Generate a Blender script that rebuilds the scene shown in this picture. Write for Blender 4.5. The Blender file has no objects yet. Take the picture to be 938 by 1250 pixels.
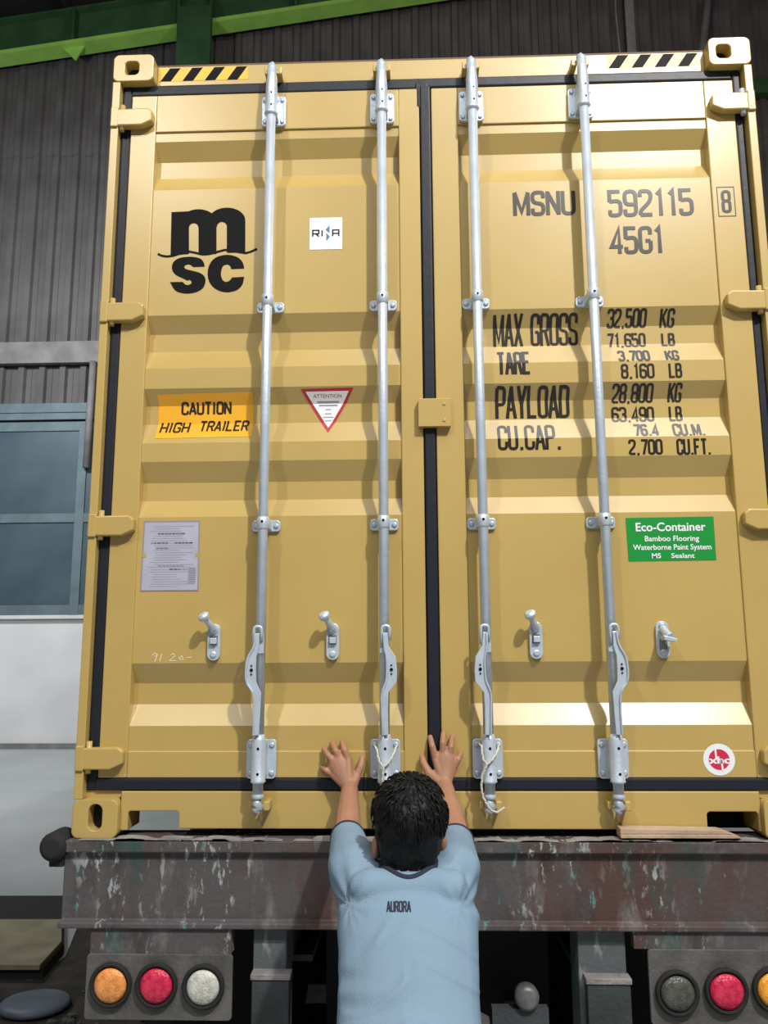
import bpy, bmesh, math, random
from math import radians as R_, sin, cos, pi, atan2, hypot
from mathutils import Vector, Matrix, noise
from mathutils.bvhtree import BVHTree
random.seed(7)
scn = bpy.context.scene
col = scn.collection
G = 1.2            # height of the container's underside above the floor; builders work relative to it

# ---------------------------------------------------------------- camera
CAM = Vector((-.0845, -2.81, .608)); YAW, PIT, ROL = R_(-1.9), R_(9.57), R_(-.3)
_f = Vector((sin(YAW)*cos(PIT), cos(YAW)*cos(PIT), sin(PIT))); _r = Vector((cos(YAW), -sin(YAW), 0)); _u = _r.cross(_f)
_R = _r*cos(ROL)+_u*sin(ROL); _U = -_r*sin(ROL)+_u*cos(ROL)
cd = bpy.data.cameras.new('camera'); cam = bpy.data.objects.new('camera', cd); col.objects.link(cam)
cd.sensor_fit = 'VERTICAL'; cd.sensor_height = 36.0; cd.lens = 36.0*1000/1250; cd.clip_end = 200; cd.clip_start = .05
m = Matrix((_R, _U, -_f)).transposed().to_4x4(); m.translation = CAM+Vector((0, 0, G)); cam.matrix_world = m
scn.camera = cam
def at(x, y, Y):
    """the point of the plane y=Y that lies on the ray of a measured pixel"""
    d = _R*(x-469)/1000+_U*(625-y)/1000+_f
    return CAM+d*((Y-CAM.y)/d.y)

# ---------------------------------------------------------------- light
w = bpy.data.worlds.new('hall_air'); scn.world = w; w.use_nodes = True
w.node_tree.nodes['Background'].inputs[0].default_value = (.80, .88, 1, 1)
w.node_tree.nodes['Background'].inputs[1].default_value = .17
scn.view_settings.view_transform = 'Standard'; scn.view_settings.look = 'None'
scn.view_settings.gamma = 1; scn.view_settings.exposure = 0; scn.view_settings.use_curve_mapping = False
def lamp(name, loc, target, power, size, color, sy=None):
    l = bpy.data.lights.new(name, 'AREA'); l.energy = power; l.size = size; l.color = color
    l.shape = 'RECTANGLE' if sy else 'DISK'
    if sy: l.size_y = sy
    o = bpy.data.objects.new(name, l); col.objects.link(o); o.location = loc
    o.rotation_euler = (Vector(target)-Vector(loc)).to_track_quat('-Z', 'Y').to_euler()
    return o
lamp('high_bay_or_fill', (3.3, -6.1, 9.3), (0, 0, 2.6), 920, .36, (1, .96, .90))
lamp('high_bay_or_fill', (-3.4, -6.6, 8.4), (0, 0, 2.0), 210, .4, (1, .94, .84))
lamp('roof_light', (1.6, -5.6, 10.8), (1.6, -5.59, 2.4), 500, 4.5, (.95, .97, 1), 6.5)
lamp('high_bay_or_fill', (-7.5, 5.5, 9.4), (-7.6, 13, 3.0), 860, .8, (.93, .97, 1))  # added fill, unseen: brightens the left part of the back wall
lamp('high_bay_or_fill', (3.0, 5.0, 11.0), (1.0, 13, 9.0), 260, .8, (1, .9, .8))  # another added, unseen fill for the wall above the container

# ---------------------------------------------------------------- materials
def mat(name, rgb, rough=.5, metal=0, var=0, scale=6, bump=0, bscale=80, rgb2=None, spec=.5, emit=0, trans=0):
    m = bpy.data.materials.new(name); m.use_nodes = True; nt = m.node_tree; n = nt.nodes; L = nt.links
    b = n['Principled BSDF']
    b.inputs['Base Color'].default_value = (*rgb, 1); b.inputs['Roughness'].default_value = rough
    b.inputs['Metallic'].default_value = metal; b.inputs['Specular IOR Level'].default_value = spec
    if emit: b.inputs['Emission Color'].default_value = (*rgb, 1); b.inputs['Emission Strength'].default_value = emit
    if trans: b.inputs['Transmission Weight'].default_value = trans
    tc = n.new('ShaderNodeTexCoord')
    if var or rgb2:
        t = n.new('ShaderNodeTexNoise'); t.inputs['Scale'].default_value = scale; t.inputs['Detail'].default_value = 6
        L.new(tc.outputs['Object'], t.inputs['Vector'])
        r = n.new('ShaderNodeValToRGB'); L.new(t.outputs['Fac'], r.inputs[0])
        r.color_ramp.elements[0].position = .35; r.color_ramp.elements[1].position = .65
        c2 = rgb2 if rgb2 else tuple(min(1, c*(1+var)) for c in rgb)
        c1 = rgb if rgb2 else tuple(c*(1-var) for c in rgb)
        r.color_ramp.elements[0].color = (*c1, 1); r.color_ramp.elements[1].color = (*c2, 1)
        L.new(r.outputs[0], b.inputs['Base Color'])
    if bump:
        t2 = n.new('ShaderNodeTexNoise'); t2.inputs['Scale'].default_value = bscale; t2.inputs['Detail'].default_value = 4
        L.new(tc.outputs['Object'], t2.inputs['Vector'])
        bp = n.new('ShaderNodeBump'); bp.inputs['Strength'].default_value = bump; bp.inputs['Distance'].default_value = .01
        L.new(t2.outputs['Fac'], bp.inputs['Height']); L.new(bp.outputs[0], b.inputs['Normal'])
    return m
def specked(name, base, extra, specks, rough=.7, sc=3.0):
    """worn painted steel: three tones in broad patches plus chipped light flecks"""
    m = mat(name, base, rough, bump=.25, bscale=60); nt = m.node_tree; n = nt.nodes; L = nt.links
    tc = n.new('ShaderNodeTexCoord'); cur = None
    mp = n.new('ShaderNodeMapping'); mp.inputs['Scale'].default_value = (1.7, 1, .65); L.new(tc.outputs['Object'], mp.inputs[0])
    last = n.new('ShaderNodeRGB'); last.outputs[0].default_value = (*base, 1); last = last.outputs[0]
    for i, (c, lo, hi, s) in enumerate(extra+specks):
        t = n.new('ShaderNodeTexNoise'); t.inputs['Scale'].default_value = s; t.inputs['Detail'].default_value = 8
        t.inputs['Roughness'].default_value = .62; t.noise_dimensions = '4D'; t.inputs['W'].default_value = 3.7*i+1
        L.new(mp.outputs[0], t.inputs['Vector'])
        r = n.new('ShaderNodeMapRange'); r.inputs['From Min'].default_value = lo; r.inputs['From Max'].default_value = hi
        L.new(t.outputs['Fac'], r.inputs['Value'])
        fac = r.outputs[0]
        if i >= len(extra):                        # flecks only inside worn areas
            g = n.new('ShaderNodeTexNoise'); g.inputs['Scale'].default_value = 3.0; g.noise_dimensions = '4D'; g.inputs['W'].default_value = 9+i
            L.new(mp.outputs[0], g.inputs['Vector'])
            r2 = n.new('ShaderNodeMapRange'); r2.inputs['From Min'].default_value = .47; r2.inputs['From Max'].default_value = .62
            L.new(g.outputs['Fac'], r2.inputs['Value'])
            mu = n.new('ShaderNodeMath'); mu.operation = 'MULTIPLY'; L.new(fac, mu.inputs[0]); L.new(r2.outputs[0], mu.inputs[1]); fac = mu.outputs[0]
        mx = n.new('ShaderNodeMix'); mx.data_type = 'RGBA'; L.new(fac, mx.inputs['Factor']); L.new(last, mx.inputs['A']); mx.inputs['B'].default_value = (*c, 1)
        last = mx.outputs['Result']
    L.new(last, n['Principled BSDF'].inputs['Base Color'])
    return m
M = {}
M['paint'] = mat('container_paint', (.485, .342, .105), .33, var=.04, scale=2.2, spec=.7)
M['roofpaint'] = mat('dusty_paint', (.13, .08, .045), .7)
M['rubber'] = mat('black_rubber', (.013, .016, .024), .45, bump=.1, bscale=30, spec=.3)
M['zinc'] = mat('galvanised_steel', (.58, .66, .75), .36, .35, var=.07, scale=14, bump=.12, bscale=60)
M['zincdark'] = mat('worn_steel', (.22, .22, .22), .5, .5, var=.3, scale=20)
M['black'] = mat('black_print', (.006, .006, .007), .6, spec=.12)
M['ink'] = mat('stencil_ink', (.013, .009, .006), .33, spec=.5)
M['white'] = mat('white_vinyl', (.82, .84, .86), .4)
M['paper'] = mat('document_film', (.42, .42, .51), .35, var=.06, scale=12)
M['greyprint'] = mat('grey_print', (.26, .25, .32), .5)
M['faintprint'] = mat('faint_print', (.36, .36, .44), .5)
M['orange'] = mat('orange_vinyl', (.85, .42, .02), .35, var=.04)
M['yellow'] = mat('hazard_yellow', (.82, .46, .03), .4)
M['green'] = mat('green_vinyl', (.004, .26, .035), .4)
M['red'] = mat('red_print', (.45, .02, .03), .45)
M['crimson'] = mat('crimson_print', (.62, .02, .07), .45)
M['blue'] = mat('blue_print', (.05, .19, .38), .45)
M['chalk'] = mat('chalk', (.78, .70, .52), .8)
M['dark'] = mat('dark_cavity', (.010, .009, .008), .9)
M['beam'] = specked('worn_beam_paint', (.080, .074, .076),
    [((.075, .038, .032), .47, .58, 1.6), ((.022, .070, .060), .55, .63, 1.9), ((.035, .030, .030), .55, .68, 3.1), ((.19, .18, .178), .55, .72, 6)],
    [((.42, .45, .44), .562, .615, 28), ((.12, .26, .25), .62, .66, 14)])
M['mud'] = mat('dried_mud', (.16, .15, .15), .9, rgb2=(.30, .28, .27), scale=9, bump=.8, bscale=40)
M['lampplate'] = mat('lamp_plate_steel', (.095, .09, .085), .6, var=.3, scale=8, bump=.3)
M['chassis'] = mat('chassis_steel', (.045, .052, .055), .7, var=.4, scale=4, bump=.3)
M['upright'] = specked('upright_paint', (.09, .105, .11), [((.05, .085, .08), .5, .62, 6)], [((.36, .38, .37), .53, .60, 18)])
M['tyre'] = mat('tyre_rubber', (.012, .012, .012), .85)
def lens(name, c):
    m = mat(name, c, .25, rgb2=tuple(min(1, v*1.5+.03) for v in c), scale=60, bump=.35, bscale=160); return m
M['amber'] = lens('amber_lens', (.60, .22, .05)); M['redlens'] = lens('red_lens', (.46, .006, .045)); M['clear'] = lens('clear_lens', (.42, .42, .38))
M['smoke'] = lens('smoked_lens', (.05, .05, .042)); M['amber2'] = lens('deep_amber_lens', (.70, .27, .01))
M['skin'] = mat('skin', (.37, .185, .11), .55, var=.08, scale=14, bump=.15, bscale=120)
M['skin'].node_tree.nodes['Principled BSDF'].inputs['Subsurface Weight'].default_value = .08
M['nail'] = mat('fingernail', (.60, .36, .27), .35)
M['hair'] = mat('black_hair', (.0045, .0045, .005), .5, bump=.5, bscale=90, spec=.25)
M['shirt'] = mat('light_blue_cotton', (.215, .315, .415), .85, var=.05, scale=5, bump=.3, bscale=320, spec=.2)
M['navy'] = mat('navy_rib', (.018, .024, .045), .85)
M['trouser'] = mat('dark_trousers', (.03, .034, .045), .9)
M['shoe'] = mat('shoe_leather', (.02, .018, .016), .5)
M['rope'] = mat('cotton_rope', (.62, .60, .52), .9, bump=.6, bscale=200)
M['wood'] = mat('pale_timber', (.52, .38, .26), .75, rgb2=(.36, .26, .18), scale=7, bump=.3)
M['ply'] = mat('plywood', (.30, .27, .17), .7, rgb2=(.20, .18, .11), scale=5)
M['sheet'] = mat('weathered_sheet_steel', (.062, .057, .056), .62, rgb2=(.095, .088, .088), scale=1.1, bump=.1, bscale=6)
M['girt'] = mat('grey_girt', (.17, .165, .165), .7, var=.2, scale=3)
M['winframe'] = mat('blue_grey_frame', (.10, .145, .165), .6, var=.15, scale=3)
M['pane'] = mat('dusty_blue_pane', (.040, .068, .090), .38, rgb2=(.068, .105, .125), scale=.8)
M['wallwhite'] = mat('white_render', (.66, .66, .67), .7, rgb2=(.52, .53, .54), scale=.6)
M['girder'] = mat('green_girder_paint', (.020, .062, .026), .55, rgb2=(.032, .090, .030), scale=2)
M['girderlight'] = mat('light_green_paint', (.22, .46, .08), .5, rgb2=(.30, .55, .10), scale=2)
M['roof'] = mat('dark_roof_sheet', (.012, .012, .012), .8)
M['floor'] = mat('floor_concrete', (.42, .44, .45), .38, rgb2=(.30, .325, .33), scale=.55, bump=.05, bscale=3)
M['soil'] = mat('dark_soil', (.022, .019, .016), .95, rgb2=(.055, .047, .038), scale=6, bump=1, bscale=14)
M['stone'] = mat('grey_stone', (.10, .10, .10), .9, var=.3)
M['lid'] = mat('blue_grey_plastic', (.10, .12, .16), .5, var=.2)

# ---------------------------------------------------------------- object helpers
def tag(o, label=None, cat=None, group=None, kind=None):
    if label: o['label'] = label
    if cat: o['category'] = cat
    if group: o['group'] = group
    if kind: o['kind'] = kind
    return o
def thing(name, label, cat, loc=(0, 0, 0), group=None, kind=None):
    """an Empty at the thing's base; loc is in world coordinates"""
    o = bpy.data.objects.new(name, None); col.objects.link(o); o.location = loc; o.empty_display_size = .1
    return tag(o, label, cat, group, kind)
def wloc(o):
    v = Vector(o.location)
    while o.parent: o = o.parent; v += Vector(o.location)
    return v
def obj(name, bm, m, parent=None, smooth=False, label=None, origin=None, bevel=0, seg=2):
    """links a bmesh drawn in container coordinates as ONE object"""
    if not isinstance(m, (list, tuple)): m = [m]
    me = bpy.data.meshes.new(name)
    if bm.verts:
        xs = [v.co for v in bm.verts]
        c = Vector(((min(v.x for v in xs)+max(v.x for v in xs))/2, (min(v.y for v in xs)+max(v.y for v in xs))/2, min(v.z for v in xs)))
    else: c = Vector()
    if origin is not None: c = Vector(origin)
    bmesh.ops.translate(bm, verts=bm.verts, vec=-c)
    bm.to_mesh(me); bm.free()
    for k in m: me.materials.append(M[k] if isinstance(k, str) else k)
    if smooth:
        for p in me.polygons: p.use_smooth = True
    o = bpy.data.objects.new(name, me); col.objects.link(o)
    world = c+Vector((0, 0, G))
    if parent: o.parent = parent; o.location = world-wloc(parent)
    else: o.location = world
    if label: o['label'] = label
    if bevel:
        b = o.modifiers.new('bevel', 'BEVEL'); b.width = bevel; b.segments = seg; b.limit_method = 'ANGLE'; b.angle_limit = R_(40)
    if smooth == 'auto' or (smooth and bevel):
        pass
    return o
def NB(): return bmesh.new()
def box(bm, x0, x1, y0, y1, z0, z1, mi=0):
    vs = [bm.verts.new((x, y, z)) for x in (x0, x1) for y in (y0, y1) for z in (z0, z1)]
    for f in ((0, 1, 3, 2), (4, 6, 7, 5), (0, 4, 5, 1), (2, 3, 7, 6), (0, 2, 6, 4), (1, 5, 7, 3)):
        bm.faces.new([vs[i] for i in f]).material_index = mi
    return vs
def prism(bm, pts, y0, y1, mi=0):
    """polygon in XZ extruded from y0 to y1"""
    a = [bm.verts.new((x, y0, z)) for x, z in pts]; b = [bm.verts.new((x, y1, z)) for x, z in pts]; n = len(pts)
    fs = [bm.faces.new(a), bm.faces.new(b[::-1])]
    for i in range(n): fs.append(bm.faces.new((a[i], b[i], b[(i+1) % n], a[(i+1) % n])))
    for f in fs: f.material_index = mi
    bmesh.ops.recalc_face_normals(bm, faces=fs)
def tube(bm, pts, rad, n=12, mi=0, caps=True):
    """swept round section along 3D points; rad is a number or a list"""
    pts = [Vector(p) for p in pts]; rads = rad if isinstance(rad, (list, tuple)) else [rad]*len(pts)
    rings = []; up = None
    for i, p in enumerate(pts):
        t = (pts[min(i+1, len(pts)-1)]-pts[max(i-1, 0)])
        if t.length < 1e-9: t = Vector((0, 0, 1))
        t.normalize()
        if up is None: up = Vector((1, 0, 0)) if abs(t.x) < .9 else Vector((0, 1, 0))
        s = t.cross(up); s.normalize(); u = s.cross(t); up = u
        rings.append([bm.verts.new(p+(s*cos(2*pi*k/n)+u*sin(2*pi*k/n))*rads[i]) for k in range(n)])
    fs = []
    for a, b in zip(rings, rings[1:]):
        for k in range(n): fs.append(bm.faces.new((a[k], a[(k+1) % n], b[(k+1) % n], b[k])))
    for f in fs: f.smooth = True
    if caps: fs += [bm.faces.new(rings[0][::-1]), bm.faces.new(rings[-1])]
    for f in fs: f.material_index = mi
    bmesh.ops.recalc_face_normals(bm, faces=fs)
def lathe_y(bm, cx, cz, prof, n=32, mi=0):
    """profile of (radius, y) turned about an axis along y"""
    rings = []
    for r, y in prof: rings.append([bm.verts.new((cx+r*cos(2*pi*k/n), y, cz+r*sin(2*pi*k/n))) for k in range(n)])
    fs = []
    for a, b in zip(rings, rings[1:]):
        for k in range(n): fs.append(bm.faces.new((a[k], a[(k+1) % n], b[(k+1) % n], b[k])))
    for f in fs: f.smooth = True
    fs += [bm.faces.new(rings[0]), bm.faces.new(rings[-1])]
    for f in fs: f.material_index = mi
    bmesh.ops.recalc_face_normals(bm, faces=fs)
def rrect(cx, cz, w, h, r, n=4):
    p = []
    for sx, sz, a0 in ((1, 1, 0), (-1, 1, 90), (-1, -1, 180), (1, -1, 270)):
        for i in range(n+1):
            a = R_(a0+90*i/n); p.append((cx+sx*(w/2-r)+r*cos(a), cz+sz*(h/2-r)+r*sin(a)))
    return p

# ---------------------------------------------------------------- container: door profile
YF, YP, YT = .030, .038, .074          # door frame face, panel crest, trough floor
TR = [(2.544, 2.479, 2.411, 2.342), (1.837, 1.776, 1.707, 1.631), (1.554, 1.498, 1.428, 1.349), (1.280, 1.209, 1.143, 1.078), (.567, .498, .427, .357)]
PROF = [(2.60, YP)]
for a, b, c, d in TR: PROF += [(a, YP), (b, YT), (c, YT), (d, YP)]
PROF.append((.26, YP))
def yprof(z):
    for (z0, y0), (z1, y1) in zip(PROF, PROF[1:]):
        if z0 >= z >= z1: return y0+(y1-y0)*(z0-z)/(z0-z1)
    return YP
def drape(bm, off):
    """cut flat print at the folds of the panel and lay it on the panel's surface"""
    for z, _ in PROF:
        g = bm.verts[:]+bm.edges[:]+bm.faces[:]
        bmesh.ops.bisect_plane(bm, geom=g, plane_co=(0, 0, z), plane_no=(0, 0, 1), dist=1e-6)
    for v in bm.verts: v.co.y = yprof(v.co.z)-off+v.co.y
# flat shapes: 2D points -> faces at y=0 (layer k lies .3 mm further out)
def face2(bm, pts, mi=0, k=0):
    vs = [bm.verts.new((x, -.0003*k, z)) for x, z in pts]
    f = bm.faces.new(vs); f.material_index = mi
    f.normal_update()
    if f.normal.y > 0: f.normal_flip()
    return f
def roundpath(pts, r, closed=False, n=4):
    out = []; N = len(pts)
    for i, p in enumerate(pts):
        p = Vector(p)
        if not closed and i in (0, N-1): out.append(p); continue
        a = Vector(pts[i-1]); b = Vector(pts[(i+1) % N]); da, db = (a-p), (b-p)
        rr = min(r, da.length*.49, db.length*.49); da.normalize(); db.normalize()
        s, e = p+da*rr, p+db*rr
        for j in range(n+1):
            t = j/n; out.append(s*(1-t)**2+p*2*t*(1-t)+e*t*t)
    return out
LAY = [0]
def stroke(bm, pts, t, mi=0, k=0, closed=False, wid=None):
    """flat ribbon of width t along 2D points with mitred joints"""
    P = [Vector(p) for p in pts]; Q = [P[0]]
    for p in P[1:]:
        if (p-Q[-1]).length > 1e-5: Q.append(p)
    P = Q; N = len(P); L = []; Rr = []
    for i in range(N):
        a = P[i-1] if (i > 0 or closed) else None; b = P[(i+1) % N] if (i < N-1 or closed) else None
        d1 = (P[i]-a).normalized() if a is not None else None; d2 = (b-P[i]).normalized() if b is not None else None
        if d1 is None: d1 = d2
        if d2 is None: d2 = d1
        n1 = Vector((-d1.y, d1.x)); n2 = Vector((-d2.y, d2.x)); mm = n1+n2
        if mm.length < 1e-3: mm = n1
        mm.normalize(); c = max(.45, mm.dot(n1)); h = (wid[i] if wid else t)/2/c
        L.append(P[i]+mm*h); Rr.append(P[i]-mm*h)
    rng = range(N) if closed else range(N-1)
    LAY[0] = (LAY[0]+1) % 7
    for i in rng:
        j = (i+1) % N
        face2(bm, [L[i], L[j], Rr[j], Rr[i]], mi, k+.11*LAY[0]+.03*(i % 4))
GL = {
 'O': [('c', [(0, 0), (0, 1), (1, 1), (1, 0)])], '0': [('c', [(0, 0), (0, 1), (1, 1), (1, 0)])], 'S': [('r', [(1, .74), (1, 1), (0, 1), (0, .53), (1, .47), (1, 0), (0, 0), (0, .26)])],
 'G': [('r', [(1, .72), (1, 1), (0, 1), (0, 0), (1, 0), (1, .46)]), ('s', [(1, .46), (.5, .46)])], 'C': [('r', [(1, .70), (1, 1), (0, 1), (0, 0), (1, 0), (1, .30)])],
 'U': [('r', [(0, 1.04), (0, 0), (1, 0), (1, 1.04)])], 'M': [('s', [(0, -.05), (0, 1)]), ('s', [(0, 1.02), (.5, .12), (1, 1.02)]), ('s', [(1, 1), (1, -.05)])],
 'N': [('s', [(0, -.05), (0, 1.04)]), ('s', [(0, 1.0), (1, 0)]), ('s', [(1, -.04), (1, 1.05)])],
 '5': [('s', [(.98, 1), (0, 1), (0, .56)]), ('r', [(0, .58), (1, .62), (1, 0), (0, 0), (0, .22)])],
 '9': [('r', [(0, .24), (0, 0), (1, 0), (1, 1), (0, 1), (0, .44), (1, .44)])], '2': [('r', [(0, .76), (0, 1), (1, 1), (1, .60), (0, .16), (0, 0)]), ('s', [(-.02, 0), (1.06, 0)])],
 '1': [('s', [(.2, .84), (.62, 1), (.62, -.05)])], '4': [('s', [(.76, -.05), (.76, 1), (-.02, .24), (1.1, .24)])],
 '3': [('r', [(0, .78), (0, 1), (1, 1), (1, .54), (.4, .53)]), ('r', [(.4, .51), (1, .50), (1, 0), (0, 0), (0, .22)])],
 '6': [('r', [(1, .80), (1, 1), (0, 1), (0, 0), (1, 0), (1, .56), (0, .56)])], '7': [('s', [(-.05, 1), (1, 1), (.36, -.05)])],
 '8': [('c', [(0, .53), (0, 1), (1, 1), (1, .53)]), ('c', [(0, 0), (0, .53), (1, .53), (1, 0)])],
 'A': [('s', [(-.04, -.05), (.5, 1.04)]), ('s', [(.5, 1.04), (1.04, -.05)]), ('s', [(.2, .28), (.8, .28)])], 'X': [('s', [(0, -.05), (1, 1.05)]), ('s', [(0, 1.05), (1, -.05)])],
 'T': [('s', [(-.06, 1), (1.06, 1)]), ('s', [(.5, 1), (.5, -.05)])], 'R': [('s', [(0, -.05), (0, 1)]), ('r', [(0, 1), (1, 1), (1, .5), (0, .5)]), ('s', [(.6, .5), (1.04, -.05)])],
 'E': [('s', [(1, 1), (0, 1), (0, 0), (1, 0)]), ('s', [(0, .52), (.8, .52)])], 'F': [('s', [(1, 1), (0, 1), (0, -.05)]), ('s', [(0, .5), (.8, .5)])],
 'P': [('s', [(0, -.05), (0, 1)]), ('r', [(0, 1), (1, 1), (1, .46), (0, .46)])], 'Y': [('s', [(0, 1.05), (.5, .45), (.5, -.05)]), ('s', [(1, 1.05), (.5, .45)])],
 'L': [('s', [(0, 1.05), (0, 0), (1, 0)])], 'D': [('r', [(.0, 1), (1, 1), (1, 0), (0, 0)]), ('s', [(0, -.05), (0, 1.05)])],
 'I': [('s', [(.5, -.05), (.5, 1.05)])], 'K': [('s', [(0, -.05), (0, 1.05)]), ('s', [(1, 1.05), (0, .36)]), ('s', [(.34, .6), (1.04, -.05)])],
 'B': [('s', [(0, -.04), (0, 1.04)]), ('r', [(0, 1), (.92, 1), (.92, .53), (0, .53)]), ('r', [(0, .53), (1, .53), (1, 0), (0, 0)])],
 'H': [('s', [(0, -.05), (0, 1.05)]), ('s', [(1, -.05), (1, 1.05)]), ('s', [(0, .5), (1, .5)])],
 '.': [('s', [(.5, -.06), (.5, .07)])], ',': [('s', [(.55, .06), (.35, -.12)])], '-': [('s', [(.1, .45), (.9, .45)])]}
NARROW = {'I': .35, '.': .45, ',': .45, ' ': .7, '1': .75, 'M': 1.25}
def stencil(bm, text, x0, x1, z0, z1, t, mi=0, k=0, slant=0):
    """condensed painted capitals that fill the box x0..x1, z0..z1"""
    ws = [NARROW.get(c, 1) for c in text]; gap = .42
    tot = sum(ws)+gap*(len(ws)-1); u = (x1-x0-t)/tot; x = x0+t/2; h = z1-z0-t
    for c, wd in zip(text, ws):
        for kind, pts in GL.get(c, []):
            P = [Vector((x+px*wd*u+slant*pz*h, z0+t/2+pz*h)) for px, pz in pts]
            if kind == 's': stroke(bm, P, t, mi, k)
            else: stroke(bm, roundpath(P, min(u*wd*.48, h*.2), kind == 'c'), t, mi, k, kind == 'c')
        x += (wd+gap)*u
def typeset(bm, text, x0, x1, zc, h, mi=0, k=0, bold=0):
    """built-in typeface set to fill x0..x1 around height zc"""
    cu = bpy.data.curves.new('type', 'FONT'); cu.body = text; cu.size = 1; cu.offset = bold; cu.resolution_u = 3
    o = bpy.data.objects.new('type', cu); col.objects.link(o)
    dg = bpy.context.evaluated_depsgraph_get(); me = bpy.data.meshes.new_from_object(o.evaluated_get(dg))
    bpy.data.objects.remove(o); bpy.data.curves.remove(cu)
    xs = [v.co.x for v in me.vertices]; a, b = min(xs), max(xs); s = (x1-x0)/(b-a)
    vs = [bm.verts.new((x0+(v.co.x-a)*s, -.0003*k, zc+(v.co.y-.36)*h/.72)) for v in me.vertices]
    for p in me.polygons:
        try: f = bm.faces.new([vs[i] for i in p.vertices])
        except ValueError: continue
        f.material_index = mi; f.normal_update()
        if f.normal.y > 0: f.normal_flip()
    bpy.data.meshes.remove(me)

# ================================================================ SETTING
# floor
bm = NB(); box(bm, -16, 14, -9, 13.4, -G-.2, -G)
tag(obj('floor', bm, 'floor'), kind='structure')
# back wall: plinth and white dado, window band, corrugated sheets, girts
WY = 13.0
wall = thing('wall_back', None, None, (0, WY, 0), kind='structure')
bm = NB(); box(bm, -15, 14, WY, WY+.25, -G, 1.30); obj('dado', bm, 'wallwhite', wall)
bm = NB(); box(bm, -15, 14, WY-.06, WY, -G, -G+.10); obj('skirting', bm, 'girt', wall)
bm = NB(); box(bm, -15, 14, WY-.10, WY+.1, 1.24, 1.31); obj('sill_ledge', bm, 'wallwhite', wall)
for x in (-9.3, -6.42, -3.0): 
    bm = NB(); box(bm, x-.02, x+.02, WY-.012, WY, -G+.1, 1.24); obj('joint_strip', bm, 'girt', wall)
PITCH = .43
def sheet_mesh(z0, z1, nribs=2):
    bm = NB(); xs = []; w_ = PITCH
    for k in range(nribs):
        x = k*w_; xs += [(x, .0), (x+.05, .0), (x+.085, -.07), (x+.20, -.07), (x+.235, 0), (x+.33, 0), (x+.335, -.012), (x+.345, -.012), (x+.35, 0)]
    xs.append((nribs*w_+.03, -.004))
    a = [bm.verts.new((x, y, z0)) for x, y in xs]; b = [bm.verts.new((x, y, z1)) for x, y in xs]
    for i in range(len(xs)-1): bm.faces.new((a[i], a[i+1], b[i+1], b[i]))
    me = bpy.data.meshes.new('corrugated_sheet'); bmesh.ops.recalc_face_normals(bm, faces=bm.faces); bm.to_mesh(me); bm.free()
    me.materials.append(M['sheet']); return me
sm_lo, sm_hi = sheet_mesh(5.55, 11.2), sheet_mesh(11.12, 16.5)
sm_dn = sheet_mesh(1.28, 5.6)
for i in range(30):
    for me, dy in ((sm_lo, 0), (sm_hi, -.02))+(((sm_dn, .01),) if i > 5 else ()):
        o = bpy.data.objects.new('corrugated_sheet', me); col.objects.link(o); o.parent = wall
        o.location = (-11.2+i*2*PITCH, .09+dy+random.uniform(-.004, .004), G)
for z0, z1 in ((6.40, 6.86),):
    bm = NB(); box(bm, -14, 14, WY-.14, WY+.01, z0, z1); obj('girt', bm, 'girt', wall, bevel=.01)
bm = NB(); box(bm, 5.2, 14, WY-.2, WY, 12.0, 12.35); obj('girt', bm, 'girder', wall, label='dark green horizontal girt')
bm = NB(); tube(bm, [(-6.50, WY-.17, 4.2), (-6.48, WY-.17, 6.4)], .07, 10); obj('downpipe', bm, 'girt', wall)
for nm, x0 in (('wall_left', -15.2), ('wall_right', 14.0)):
    bm = NB(); box(bm, x0, x0+.2, -9, 13.2, -G, 12.4 if x0 < 0 else 13.2); tag(obj(nm, bm, 'sheet'), kind='structure')
# window band
win = thing('window_1', None, None, (-9.5, WY, G+1.3), kind='structure')
bm = NB(); box(bm, -14, -6.0, WY-.05, WY+.08, 5.38, 5.58); obj('head_rail', bm, 'winframe', win, bevel=.01)
bm = NB(); box(bm, -14, -6.0, WY-.09, WY+.05, 5.22, 5.36); obj('track_rail', bm, 'winframe', win, bevel=.01)
bm = NB(); box(bm, -14, -6.0, WY-.02, WY+.05, 1.31, 5.22); obj('dark_backing', bm, 'dark', win)
for z0, z1 in ((4.98, 5.17), (3.12, 3.30), (1.31, 1.50)):
    bm = NB(); box(bm, -14, -6.0, WY-.10, WY-.03, z0, z1); obj('window_rail', bm, 'winframe', win, bevel=.008)
for x in (-13.0, -9.85, -6.62, -6.05):
    bm = NB(); box(bm, x-.09, x+.09, WY-.11, WY-.03, 1.31, 5.17); obj('mullion', bm, 'winframe', win, bevel=.008)
for x0, x1 in ((-12.91, -9.94), (-9.76, -6.71), (-6.53, -6.14)):
    for z0, z1 in ((3.30, 4.98), (1.50, 3.12)):
        bm = NB(); box(bm, x0, x1, WY-.07, WY-.05, z0, z1); obj('pane', bm, 'pane', win)
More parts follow.
